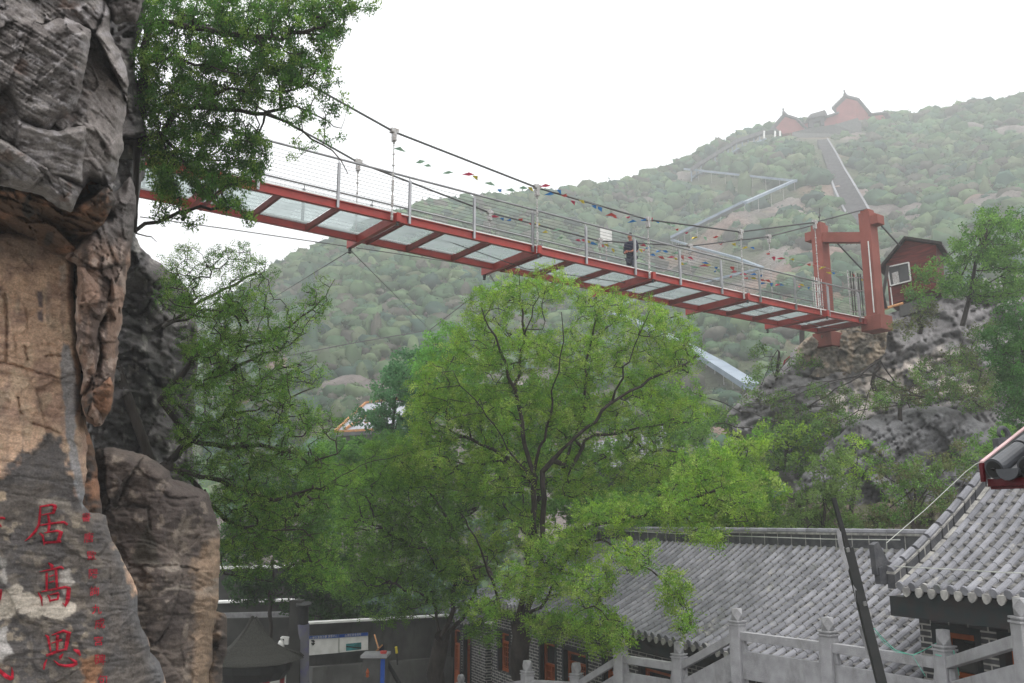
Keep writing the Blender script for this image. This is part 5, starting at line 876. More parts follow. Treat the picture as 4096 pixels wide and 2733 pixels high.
b = MB(); b.prism([cwp(1384, 2576, .068), cwp(1445, 2570, .068), cwp(1445, 2598, .068), cwp(1384, 2604, .068)], Vector((0, .004, 0))); b.build('picture', M['teal'], nbd); b = MB(); b.prism([cwp(1384, 2584, .072), cwp(1445, 2590, .072), cwp(1445, 2595, .072), cwp(1384, 2589, .072)], Vector((0, .002, 0))); b.build('picture_band', M['dark'], nbd)
b = MB(); [b.beam(cwp(1246 + k % 3 * 4, 2563 + k * 4, .07), cwp(1256 + k % 2 * 3, 2562 + k * 4, .07), .02, .03) for k in range(5)]; b.build('emblem', M['thatch'], nbd)
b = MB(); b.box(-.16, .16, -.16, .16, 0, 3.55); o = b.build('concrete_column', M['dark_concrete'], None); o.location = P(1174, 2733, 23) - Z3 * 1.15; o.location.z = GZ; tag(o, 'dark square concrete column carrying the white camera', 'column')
o.data.transform(Matrix.Scale((PY(1174, 2400, o.location.y).z - GZ) / 3.55, 4, (0, 0, 1)))
b = MB(); b.tube([P(1212, 2800, 23.2), P(1214, 2496, 23.2)], .15, 20); gp = tag(b.build('gate_pillar', M['concrete_blue']), 'round bluish grey pillar beside the notice boards', 'pillar'); b = MB(); b.tube([P(1214, 2494, 23.2), P(1215, 2422, 23.2)], .13, 16); b.tube([P(1215, 2422, 23.2), P(1215, 2414, 23.2)], .2, 16); b.build('pillar_lamp', M['dark'], gp)
ca = thing('security_camera', P(1155, 2560, 22.8), 'white dome security camera on a bracket arm fixed to the dark column', 'camera'); b = MB(); b.beam(P(1156, 2553, 22.75), P(1126, 2550, 22.75), .05, .06); b.tube([P(1126, 2550, 22.75), P(1126, 2562, 22.75)], .03, 8); b.box(*[x for p in ((P(1146, 2570, 22.75), .05),) for x in (p[0].x - p[1], p[0].x + p[1], p[0].y - .05, p[0].y + .05, p[0].z - .05, p[0].z + .09)]); b.build('arm', M['white'], ca)
b = MB(); q = P(1124, 2588, 22.75); b.lathe(q, [(.02, -.13), (.07, -.11), (.085, -.03), (.085, .08), (.06, .15), (.02, .17)], 16); b.build('camera_body', M['white'], ca, smooth=True); b = MB(); b.lathe(q + Z3 * -.13, [(.005, -.03), (.045, -.015), (.055, .02)], 12); b.build('lens_dome', M['dark'], ca)
sp_ = thing('swept_pavilion', P(1005, 2640, 21.5), 'small dark pavilion with swept conical grey roof behind the cliff foot', 'pavilion'); b = MB(); ap = P(1010, 2478, 21.5); zr_ = ap.z - P(1010, 2640, 21.5).z; k0 = 0; pr = [(1.05, -.02), (.98, .05), (.74, .18), (.5, .38), (.3, .62), (.14, .86), (.05, 1.0)]
n = 24; vs2 = []
c_ = P(1005, 2640, 21.5)
for r, z in pr:
    for k in range(n): a = 2 * math.pi * k / n; cor_ = 1 + .22 * max(0, math.cos(3 * a)) ** 6; b.v.append((c_.x + r * cor_ * math.cos(a), c_.y + r * cor_ * math.sin(a), c_.z + z * zr_ + (.1 * (cor_ - 1) * 3 if r > .7 else 0)))
for i in range(len(pr) - 1):
    for k in range(n): a = i * n + k; c = i * n + (k + 1) % n; b.f.append((a, c, c + n, a + n))
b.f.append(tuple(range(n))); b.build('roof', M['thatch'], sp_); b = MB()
for k in range(3): a = 2 * math.pi * k / 3; b.tube([c_ + Vector((r * (1 + .2 * (r > .9)) * math.cos(a), r * (1 + .2 * (r > .9)) * math.sin(a), z * zr_ + .04 + (.06 if r > .7 else 0))) for r, z in pr], .035, 6)
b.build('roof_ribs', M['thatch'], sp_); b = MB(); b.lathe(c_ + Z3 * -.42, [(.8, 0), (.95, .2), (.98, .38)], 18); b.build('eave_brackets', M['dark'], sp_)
for k in range(6): a = 2 * math.pi * k / 6 + .3; q = c_ + Vector((.75 * math.cos(a), .75 * math.sin(a), -.4)); b = MB(); b.tube([Vector((q.x, q.y, GZ)), q], .06, 10); b.build('column', M['crimson'], sp_)
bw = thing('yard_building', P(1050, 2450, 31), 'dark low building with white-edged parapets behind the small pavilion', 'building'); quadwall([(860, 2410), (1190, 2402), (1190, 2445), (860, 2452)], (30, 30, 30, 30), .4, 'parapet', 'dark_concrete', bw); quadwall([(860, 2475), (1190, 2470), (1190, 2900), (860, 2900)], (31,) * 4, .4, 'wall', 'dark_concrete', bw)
quadwall([(860, 2452), (1190, 2446), (1190, 2470), (860, 2475)], (31.2,) * 4, .2, 'white_band', 'stone', bw)
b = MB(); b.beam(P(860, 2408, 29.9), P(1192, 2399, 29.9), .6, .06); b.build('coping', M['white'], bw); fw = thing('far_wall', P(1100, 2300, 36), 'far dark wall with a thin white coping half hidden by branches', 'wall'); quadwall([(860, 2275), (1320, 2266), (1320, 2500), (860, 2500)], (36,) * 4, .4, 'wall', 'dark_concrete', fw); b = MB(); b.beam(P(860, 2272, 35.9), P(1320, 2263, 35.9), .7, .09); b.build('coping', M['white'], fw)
tb = thing('brick_pier', P(1495, 2700, 21), 'low concrete block with a pale slab top standing before the courtyard wall', 'pier'); quadwall([(1450, 2632), (1545, 2632), (1545, 2900), (1450, 2900)], (21,) * 4, .6, 'block', 'concrete', tb); b = MB(); q = P(1497, 2627, 20.9); b.box(q.x - .32, q.x + .3, q.y - .05, q.y + .7, q.z - .03, q.z + .03); b.build('slab', M['stone'], tb)
b = MB(); q = P(1529, 2618, 21); b.lathe(q + Vector((0, .2, -.01)), [(.05, -.04), (.07, .0), (.085, .06), (.075, .06)], 16); tag(b.build('plastic_bowl', M['coral']), 'red plastic bowl on the concrete block', 'bowl')
b = MB(); b.box(*[x for p in (P(1530, 2690, 20.95),) for x in (p.x - .05, p.x + .05, p.y - .01, p.y + .0, p.z - .5, p.z + .33)]); tag(b.build('blue_banner', M['blue']), 'narrow blue vertical sign strip on the concrete block', 'sign')
b = MB(); q = P(1470, 2690, 20.9); b.lathe(q, [(.01, -.12), (.04, -.09), (.03, -.04), (.045, 0), (.03, .04), (.01, .09)], 10); tag(b.build('orange_ornament', M['orange']), 'small orange gourd ornament hung on the concrete block', 'ornament')
b = MB(); b.tube([P(1498, 2540, 24), P(1516, 2600, 22)], .02, 6); b.tube([P(1530, 2580, 22), P(1498, 2612, 22)], .02, 6); tag(b.build('broom_handles', M['log']), 'two crossed wooden broom handles behind the concrete block', 'broom')
b = MB(); b.prism([P(1500, 2610, 22), P(1520, 2590, 22), P(1532, 2580, 22), P(1534, 2618, 22), P(1502, 2618, 22)], Vector((0, .2, 0))); tag(b.build('dark_cloth', M['coat']), 'dark blue cloth heap behind the red bowl', 'cloth')
b = MB(); b.tube([P(1546, 2645, 21.5), P(1598, 2735, 21)], .05, 8); tag(b.build('drain_pipe', M['dark']), 'black pipe leaning down to the right of the concrete block', 'pipe')
b = MB(); b.tube([P(1584, 2588, 24.5), P(1587, 2613, 24.5)], .035, 8); mk = tag(b.build('marker_stick', M['yellow']), 'stick with a yellow top leaning on the courtyard wall', 'stick'); b = MB(); b.tube([P(1587, 2613, 24.5), P(1590, 2660, 24.5)], .02, 8); b.build('stick_shaft', M['dark'], mk)
# mid-distance roofs among the trees
rb = thing('orange_trim_house', P(1450, 1690, 55), 'pale metal roof with orange edges half hidden behind the green trees', 'building'); b = MB(); b.prism([P(1340, 1725, 55), P(1462, 1612, 60), P(1660, 1590, 62), P(1570, 1712, 55)], Vector((0, .2, -.3))); b.build('roof', M['roof_grey'], rb)
b = MB()
for a, c in (((1340, 1725, 54.8), (1462, 1612, 59.8)), ((1462, 1610, 59.8), (1660, 1588, 61.8)), ((1340, 1727, 54.8), (1572, 1714, 54.8)), ((1380, 1716, 55), (1500, 1640, 58)), ((1460, 1690, 55), (1540, 1660, 57))): b.beam(P(*a), P(*c), .12, .14)
b.build('roof_trim', M['log'], rb); b = MB(); b.prism([P(1350, 1730, 55.5), P(1565, 1718, 55.5), P(1565, 1900, 55.5), P(1350, 1900, 55.5)], Vector((0, 4, 0))); b.build('wall', M['concrete'], rb)
r2 = thing('old_tiled_roof', P(2400, 1850, 38), 'old grey tiled roof slope glimpsed through the middle tree', 'building'); q0 = P(2280, 1930, 36); q1 = P(2700, 1800, 36); q2 = P(2640, 1700, 40); q3 = P(2300, 1800, 41); b = MB(); b.prism([q0, q1, q2, q3], Vector((0, .2, -.3))); rf = b.build('roof', M['tile_dark'], r2); b = MB()
for k in range(22): t = k / 21; b.tube([q0.lerp(q1, t), q3.lerp(q2, t)], .07, 6)
b.build('tile_rolls', M['tile'], rf); b = MB(); b.prism([P(2290, 1935, 36.4), P(2690, 1812, 36.4), P(2690, 2000, 36.4), P(2290, 2100, 36.4)], Vector((0, 3, 0))); b.build('wall', M['concrete'], r2)
# ================================================================== RED CARVED CHARACTERS ON THE CLIFF
gu, gv, gD = GT
def onrock(u, v, off=.016):
    i = np.clip((u - gu[0]) / (gu[1] - gu[0]), 0, len(gu) - 1.001); j = np.clip((v - gv[0]) / (gv[1] - gv[0]), 0, len(gv) - 1.001); i0, j0 = int(i), int(j); a, c = i - i0, j - j0
    D = min(gD[j0, i0], gD[j0, i0 + 1], gD[j0 + 1, i0], gD[j0 + 1, i0 + 1]); D = D * .4 + .6 * ((gD[j0, i0] * (1 - a) + gD[j0, i0 + 1] * a) * (1 - c) + (gD[j0 + 1, i0] * (1 - a) + gD[j0 + 1, i0 + 1] * a) * c); return P(u, v, D - off)
def stroke(b, pts):
    """brush stroke: (x,y,width) control points in photo pixels, laid on the rock as a thick ribbon"""
    L = []; 
    for k in range(len(pts) - 1):
        (x0, y0, w0), (x1, y1, w1) = pts[k], pts[k + 1]; n = max(2, int(math.hypot(x1 - x0, y1 - y0) / 5))
        for j in range(n): t = j / n; L.append((x0 + (x1 - x0) * t, y0 + (y1 - y0) * t, w0 + (w1 - w0) * t))
    L.append(pts[-1]); k0 = len(b.v)
    for k, (x, y, w_) in enumerate(L):
        xa, ya, _ = L[max(k - 1, 0)]; xb, yb, _ = L[min(k + 1, len(L) - 1)]; dx, dy = xb - xa, yb - ya; l = math.hypot(dx, dy) or 1; nx, ny = -dy / l, dx / l
        for s_, o in ((-.5, .014), (0, .022), (.5, .014)): b.v.append(tuple(onrock(x + nx * w_ * s_, y + ny * w_ * s_, o)))
        for s_ in (-.5, .5): b.v.append(tuple(onrock(x + nx * w_ * s_, y + ny * w_ * s_, -.02)))
    for k in range(len(L) - 1):
        a = k0 + k * 5; c = a + 5; b.f += [(a, a + 1, c + 1, c), (a + 1, a + 2, c + 2, c + 1), (a, c, c + 3, a + 3), (a + 2, a + 4, c + 4, c + 2)]
S1 = lambda x, y, w_: (x / 3.92, 1950 + y / 3.92, w_ / 3.92); S2 = lambda x, y, w_: (x / 3.622, 2300 + y / 3.622, w_ / 3.622)
ch = {
 '居': (S1, [[(620, 305, 28), (810, 272, 35), (880, 300, 60)], [(875, 290, 60), (830, 410, 42)], [(650, 435, 18), (830, 400, 28)], [(635, 300, 30), (625, 430, 40), (610, 580, 40), (560, 680, 42), (480, 770, 36), (385, 845, 6)], [(600, 600, 18), (800, 565, 32), (1000, 545, 40), (1060, 585, 36)], [(755, 430, 34), (775, 560, 45), (760, 700, 42)], [(690, 715, 16), (900, 680, 36), (985, 715, 40)], [(955, 715, 62), (905, 865, 52)], [(620, 715, 18), (670, 760, 40), (695, 910, 16)], [(690, 868, 34), (960, 850, 40)]]),
 '高': (S1, [[(760, 1185, 24), (820, 1235, 60), (800, 1270, 20)], [(615, 1325, 10), (820, 1285, 32), (960, 1250, 44), (1000, 1280, 20)], [(732, 1335, 36), (735, 1630, 36)], [(875, 1270, 46), (895, 1570, 36)], [(775, 1400, 14), (840, 1375, 24)], [(765, 1495, 14), (850, 1470, 26)]]),
 '高2': (S2, [[(600, 245, 16), (800, 205, 34), (940, 178, 36), (1020, 195, 30)], [(1000, 190, 60), (980, 370, 60), (945, 460, 20)], [(955, 455, 20), (905, 405, 10)], [(675, 0, 34), (680, 232, 34)], [(812, 0, 34), (826, 190, 34)], [(555, 255, 20), (600, 340, 34), (612, 450, 12)], [(690, 290, 20), (715, 330, 30), (725, 400, 12)], [(720, 290, 14), (850, 262, 36)], [(850, 265, 36), (835, 360, 30)], [(720, 375, 28), (845, 350, 28)]]),
 '思': (S2, [[(655, 870, 16), (695, 900, 40), (735, 1110, 24)], [(750, 875, 14), (920, 812, 40), (1025, 850, 40)], [(995, 850, 62), (950, 1090, 45)], [(835, 870, 46), (825, 1110, 36)], [(745, 990, 14), (900, 940, 34)], [(670, 1170, 38), (800, 1120, 40), (960, 1075, 30)], [(680, 1220, 12), (650, 1290, 34), (630, 1370, 22)], [(775, 1235, 10), (850, 1300, 34), (950, 1320, 42), (1060, 1310, 52), (1120, 1275, 40)], [(1110, 1270, 50), (990, 1195, 10)], [(915, 1140, 12), (875, 1190, 50), (870, 1225, 20)], [(1065, 1080, 20), (1130, 1110, 60), (1165, 1170, 24)]]),
}
ins = thing('carved_inscription', onrock(210, 2330), 'large red characters carved down the cliff face, reading 居高思', 'inscription')
for k, (fn, ss) in ch.items():
    b = MB(); [stroke(b, [fn(*p) for p in s]) for s in ss]; b.build('carved_character', M['carve'], ins)
ins2 = thing('carved_inscription', onrock(20, 2330), 'partly cut off red carved characters at the left edge of the cliff', 'inscription')
for fn, ss in ((S1, [[(-120, 487, 34), (40, 480, 40), (80, 490, 30)], [(-60, 560, 40), (-5, 590, 40), (25, 622, 16)]]), (S2, [[(-90, 235, 50), (30, 230, 40)], [(15, 235, 40), (0, 330, 40), (-25, 430, 14)]]), (S2, [[(-60, 1330, 60), (0, 1395, 50), (90, 1470, 64), (150, 1500, 60), (190, 1495, 40)], [(182, 1500, 40), (180, 1410, 34), (170, 1335, 10)]])):
    b = MB(); [stroke(b, [fn(*p) for p in s]) for s in ss]; b.build('carved_character', M['carve'], ins2)
BOLD[0] = .3
ins3 = thing('carved_inscription', onrock(380, 2400), 'narrow column of small red carved characters right of the large ones', 'inscription'); wo3 = worigin(ins3)
for s_, u, v, z in (('書', 345, 2072, 40), ('唐', 355, 2154, 44), ('歐', 366, 2226, 42), ('陽', 373, 2298, 44), ('詢', 378, 2368, 42), ('九', 387, 2440, 42), ('成', 399, 2498, 46), ('宮', 394, 2567, 42), ('碑', 400, 2642, 50), ('句', 411, 2722, 44)):
    o = textmesh(s_, z * .96, M['carve'], 'carved_character', ins3, Matrix.Identity(4), 0)
    for vv in o.data.vertices: x, y = vv.co.x, vv.co.y; vv.co = onrock(u + x, v - (y) - x * .06, .014) - wo3
# ================================================================== TREES
def tree(name, label, cat, D, limbs, blobs, pal, seed=0, dens=1.0, crad=26, leafn=44, leafL=.045, leafW=.5, depth=1.6, style='pinnate', group=None, rtip=.0035, bark='bark', up=.5, trunk_name='trunk', spread=.16):
    """limbs: (r0, r1, dD, [(u,v)...]) measured off the photo; blobs: crown lobes (u, v, ru, rv, density[, D])"""
    rng = np.random.default_rng(seed + 100); pos = []; par = []; rad = []
    for li, (r0, r1, dd, pts) in enumerate(limbs):
        n = len(pts); L = []; acc = 0
        Ls = [P(p[0], p[1], p[2] if len(p) > 2 else D + dd * (k / max(n - 1, 1))) for k, p in enumerate(pts)]
        for k in range(n - 1):
            m = max(2, int((Ls[k + 1] - Ls[k]).length / (.012 * D)))
            for j in range(m): L.append(Ls[k].lerp(Ls[k + 1], j / m))
        L.append(Ls[-1]); base = -1
        if li and pos: A_ = np.array(pos); base = int(np.argmin(((A_ - np.array(L[0])) ** 2).sum(1)))
        for j, p in enumerate(L):
            t = j / max(len(L) - 1, 1); ls = .85 if li == 0 else .43; q = np.array(p) + rng.normal(size=3) * .0013 * D * (1 if 0 < j else 0); pos.append(q); par.append(base if j == 0 else len(pos) - 2); rad.append((r0 + (r1 - r0) * t) * ls)
    C = []; out = []
    for bl in blobs:
        u, v, ru, rv, de = bl[:5]; Db = bl[5] if len(bl) > 5 else D; n = max(3, int(dens * de * math.pi * ru * rv / (crad * crad * 2.2)))
        x = rng.normal(size=(n, 3)); x /= np.linalg.norm(x, axis=1, keepdims=True); x *= rng.uniform(.12, 1, (n, 1)) ** .45
        for a in x: C.append(np.array(P(u + a[0] * ru, v + a[1] * rv, Db + a[2] * depth * min(ru, rv) / 150))); out.append(a)
    C = np.array(C); out = np.array(out); base = np.array(pos); dmin = np.array([np.sqrt(((base - c) ** 2).sum(1).min()) for c in C]); order = np.argsort(dmin); buf = np.zeros((len(pos) + len(C) * 14, 3)); buf[:len(pos)] = base; cnt = len(pos); tips = []
    for ci_ in order:
        c = C[ci_]; d2 = ((buf[:cnt] - c) ** 2).sum(1); d2 = d2 + np.where(buf[:cnt, 2] > c[2] + .1, .35 * (D / 15) ** 2 * up, 0); k = int(np.argmin(d2)); p0 = buf[k]; l = math.sqrt(((c - p0) ** 2).sum())
        if l < 1e-4: tips.append((k, 1)); continue
        m = int(np.clip(l / (.016 * D), 2, 12)); side = rng.normal(size=3) * l * .10; side[2] += (-.08 if l > 1 else .03) * l
        for j in range(1, m + 1):
            t = j / m; q = p0 + (c - p0) * t + side * math.sin(math.pi * t) + rng.normal(size=3) * .0016 * D * (j < m); buf[cnt] = q; par.append(k if j == 1 else cnt - 1); rad.append(0); cnt += 1
        tips.append((cnt - 1, 1))
    buf = buf[:cnt]; par = np.array(par); w_ = np.zeros(cnt)
    for k, n in tips: w_[k] += n
    for i in range(cnt - 1, -1, -1):
        if par[i] >= 0: w_[par[i]] += w_[i]
    # parents always come before children except limb joints, which also point backwards
    r = np.maximum(np.array(rad), rtip * np.maximum(w_, 1) ** .40); has = par >= 0; i1 = np.nonzero(has)[0]; i0 = par[i1]; a, b = buf[i0], buf[i1]; ra, rb = r[i0], r[i1]; ra = np.minimum(ra, np.maximum(rb * 1.35, ra * (np.array(rad)[i1] > 0)))
    def frus(sel, ns):
        A0, B0, R0, R1 = a[sel], b[sel], ra[sel], rb[sel]; d = B0 - A0; l = np.linalg.norm(d, axis=1, keepdims=True) + 1e-9; d = d / l; A0 = A0 - d * R0[:, None] * .5; B0 = B0 + d * R1[:, None] * .3; ref = np.where(np.abs(d[:, 2:3]) > .9, np.array([[1., 0, 0]]), np.array([[0, 0, 1.]])); s = np.cross(d, ref); s /= np.linalg.norm(s, axis=1, keepdims=True); t = np.cross(d, s)
        an = np.arange(ns) * 2 * np.pi / ns; ring = s[:, None] * np.cos(an)[None, :, None] + t[:, None] * np.sin(an)[None, :, None]
        V = np.concatenate([A0[:, None] + ring * R0[:, None, None], B0[:, None] + ring * R1[:, None, None]], 1).reshape(-1, 3); o = (np.arange(len(A0)) * 2 * ns)[:, None, None]; k = np.arange(ns)[None, :, None]; k2 = (k + 1) % ns
        return V, (o + np.concatenate([k, k2, k2 + ns, k + ns], 2)).reshape(-1, 4)
    big = rb > .02; V1, Q1 = frus(big, 9); V2, Q2 = frus(~big, 4); V = np.concatenate([V1, V2]); Q = np.concatenate([Q1, Q2 + len(V1)])
    rt = thing(name, Vector(pos[0]), label, cat, group); npmesh(trunk_name, V, Q, M[bark], rt)
    # leaves
    n = len(C); k = leafn
    if style == 'pinnate':
        f = max(3, k // 9); Cc = np.repeat(C, f, 0); dr = unit(n * f, rng) + np.repeat(out, f, 0) * .35 + np.array([0, 0, .15]); dr /= np.linalg.norm(dr, axis=1, keepdims=True); ln = rng.uniform(.6, 1.25, n * f) * spread; st = Cc + unit(n * f, rng) * crad / F * D * rng.uniform(.1, 1.0, (n * f, 1)); side = np.cross(dr, unit(n * f, rng)); side /= np.linalg.norm(side, axis=1, keepdims=True) + 1e-9
        j = np.arange(9); tj = (j // 2 + 1) / 5.; sj = np.where(j % 2 == 0, 1., -1.); sj[8] = 0; cen = st[:, None] + dr[:, None] * (ln[:, None] * tj[None])[..., None] + side[:, None] * (sj[None] * leafL * .55)[..., None]; cen[..., 2] -= (tj ** 2 * .25)[None] * ln[:, None]
        ld = side[:, None] * sj[None, :, None] + dr[:, None] * .55; ld = (ld + rng.normal(size=ld.shape) * .25).reshape(-1, 3); cen = cen.reshape(-1, 3); nn = np.repeat(np.cross(side, dr), 9, 0) + rng.normal(size=cen.shape) * .35; cl = np.repeat(np.arange(n), f * 9)
    else:
        cen = np.repeat(C, k, 0) + unit(n * k, rng) * (rng.uniform(0, 1, (n * k, 1)) ** .5) * crad * 1.15 / F * D; ld = unit(n * k, rng) + (np.array([0, 0, -.9]) if style == 'droop' else np.array([0, 0, .0])); nn = unit(n * k, rng) + np.array([0, 0, .6]); cl = np.repeat(np.arange(n), k)
    ld /= np.linalg.norm(ld, axis=1, keepdims=True) + 1e-9; N_ = len(cen); L = rng.uniform(.65, 1.25, N_) * leafL; v, q = leaf_quads(cen, ld, nn, L, L * leafW * rng.uniform(.8, 1.2, N_))
    pal = np.array(pal); tc = pal[rng.integers(0, len(pal), n)] * (1 + .22 * fbm(C / .8, 2, seed))[:, None] * rng.uniform(.85, 1.15, (n, 1)); tc = tc[cl] * rng.uniform(.72, 1.3, (N_, 1)); npmesh('crown', v, q, M['leaf'], rt, tint=np.repeat(np.clip(tc, .005, .9), 4, 0)); return rt
BRI = [(.18, .31, .04), (.23, .355, .048), (.13, .26, .034), (.26, .35, .08), (.11, .23, .034)]
MID = [(.09, .18, .04), (.11, .21, .045), (.075, .15, .035), (.14, .23, .06)]
DRK = [(.045, .105, .028), (.06, .13, .034), (.038, .085, .028), (.085, .15, .04)]
OLV = [(.12, .16, .05), (.09, .14, .045), (.15, .17, .07), (.11, .11, .05)]
# middle tree
tree('locust_tree', 'large light green tree in the middle with many upright dark limbs', 'tree', 20, [
 (.30, .24, 0, [(2095, 2900), (2095, 2733), (2080, 2600), (2085, 2500)]), (.17, .10, 0, [(2085, 2500), (2085, 2425), (2109, 2322), (2121, 2181), (2133, 2080), (2139, 1911), (2110, 1815), (2085, 1688), (2066, 1579)]), (.10, .03, -.6, [(2066, 1579), (2040, 1509), (2008, 1407), (1957, 1305), (1919, 1240)]),
 (.06, .02, .8, [(2066, 1579), (2078, 1496), (2091, 1407), (2098, 1337), (2085, 1200), (2070, 1090)]), (.05, .02, -.4, [(2098, 1337), (2123, 1273), (2160, 1180)]), (.09, .02, -1.0, [(2139, 1880), (2160, 1800), (2185, 1760), (2200, 1656), (2212, 1573), (2238, 1496), (2257, 1369), (2250, 1250)]), (.14, .05, -.8, [(2085, 2480), (2137, 2382), (2165, 2261), (2173, 2100), (2175, 2000), (2170, 1890), (2251, 1796), (2308, 1745), (2385, 1688), (2448, 1611)]),
 (.06, .02, -.6, [(2448, 1611), (2493, 1509), (2512, 1445), (2560, 1330), (2600, 1240)]), (.06, .02, .6, [(2448, 1611), (2560, 1540), (2680, 1490), (2780, 1430)]), (.08, .03, 1.0, [(2283, 1870), (2340, 1758), (2474, 1726), (2600, 1700), (2760, 1690)]), (.06, .02, .3, [(2300, 1760), (2334, 1624), (2340, 1465), (2370, 1350), (2400, 1230)]),
 (.09, .03, .6, [(2250, 1870), (2290, 1760), (2330, 1640), (2345, 1500)]), (.13, .05, -3.6, [(2150, 2300), (2200, 2220), (2283, 2127), (2440, 2092), (2560, 2060), (2719, 2013), (2858, 1970)]), (.09, .03, -3.5, [(2110, 2470), (2181, 2415), (2226, 2314), (2286, 2201), (2407, 2160), (2520, 2230), (2650, 2310), (2700, 2390)]), (.09, .03, -1.6, [(2085, 2480), (2004, 2451), (1983, 2362), (1940, 2250), (1900, 2150), (1840, 2050)]), (.06, .02, -1, [(2120, 1930), (2060, 1840), (1980, 1700), (1900, 1600), (1820, 1500)]), (.05, .02, -3.5, [(2300, 2300), (2400, 2400), (2480, 2520)]), (.05, .02, 1.5, [(2139, 1900), (2010, 1820), (1890, 1760), (1760, 1700)])],
 [(2100, 1180, 140, 90, .55, 20.9), (1960, 1240, 110, 110, .6, 20.9), (2210, 1130, 100, 80, .55, 20.9), (2390, 1240, 120, 100, .6, 20.9), (2560, 1270, 120, 100, .6, 20.9), (2690, 1320, 100, 90, .55, 20.9), (1890, 1400, 120, 120, .7, 20.9), (2080, 1420, 180, 130, .7, 20.9), (2340, 1420, 170, 130, .75, 20.9), (2600, 1430, 150, 110, .7, 20.9), (2740, 1420, 80, 90, .6, 20.9), (1740, 1530, 110, 110, .7, 20.9), (1750, 1660, 140, 120, .75, 20.9), (2000, 1650, 190, 130, .8, 20.9), (2280, 1650, 190, 130, .8, 20.9), (2560, 1640, 180, 120, .7, 20.9), (2780, 1640, 80, 70, .35, 20.9), (1700, 1850, 150, 120, .8, 20.9), (1980, 1900, 190, 130, .8, 20.9), (2300, 1890, 200, 110, .75, 20.9), (2600, 1870, 180, 120, .7, 20.9), (2830, 1900, 140, 110, .7, 17.5), (2960, 2000, 110, 90, .6, 17), (2720, 2030, 160, 90, .7, 17), (2450, 2050, 170, 80, .7, 18), (2050, 2120, 170, 110, .8, 20.9), (2250, 2180, 150, 90, .7, 18), (1880, 2250, 130, 100, .8, 20.9), (2130, 2330, 150, 90, .75, 18.5), (2360, 2330, 120, 80, .65, 17), (2520, 2220, 110, 70, .5, 16.2), (2700, 2360, 70, 90, .5, 15.6), (2730, 2480, 40, 60, .6, 15.3), (2360, 2480, 110, 70, .8, 17), (2480, 2540, 60, 60, .8, 16.3), (2200, 2500, 110, 60, .8, 17.8), (2400, 2600, 50, 40, .5, 16.8), (2830, 2150, 90, 50, .5, 16), (1960, 2440, 90, 50, .6, 18.5)],
 BRI, 1, dens=4.6, crad=24, leafn=63, leafL=.054, leafW=.42, depth=2.2, spread=.19)
# tree left of it
tree('locust_tree', 'shorter forked green tree left of the middle tree before the notice boards', 'tree', 21.5, [
 (.27, .22, 0, [(1738, 2900), (1738, 2733), (1745, 2640), (1765, 2560)]), (.14, .08, -.6, [(1765, 2560), (1790, 2500), (1812, 2440), (1830, 2300), (1835, 2170)]), (.14, .06, .8, [(1765, 2560), (1826, 2500), (1870, 2450), (1900, 2380), (1925, 2300)]), (.09, .05, .3, [(1760, 2570), (1750, 2480), (1740, 2400)]), (.07, .02, -1, [(1835, 2250), (1760, 2290), (1700, 2200), (1640, 2180)]), (.06, .02, .5, [(1870, 2310), (1810, 2300), (1770, 2270), (1700, 2210), (1690, 2150)]), (.05, .02, -.8, [(1640, 2180), (1540, 2120), (1440, 2080)]), (.05, .02, 1, [(1835, 2170), (1780, 2050), (1700, 1950), (1620, 1860)]), (.05, .02, -1.5, [(1740, 2400), (1620, 2350), (1500, 2300)])],
 [(1560, 1850, 130, 110, .7), (1450, 1960, 150, 110, .75), (1640, 1990, 160, 110, .8), (1480, 2120, 170, 110, .85), (1700, 2140, 160, 100, .8), (1560, 2260, 180, 90, .85), (1800, 2260, 130, 90, .8), (1430, 2330, 150, 80, .8), (1640, 2370, 150, 70, .8), (1820, 2400, 110, 70, .7), (1560, 2455, 130, 40, .6), (1900, 2500, 60, 50, .6), (1950, 2560, 50, 50, .5)],
 [(.11, .22, .034), (.145, .28, .04), (.08, .17, .028)], 2, dens=5.5, crad=25, leafn=54, leafL=.055, leafW=.42, depth=2.2, spread=.19)
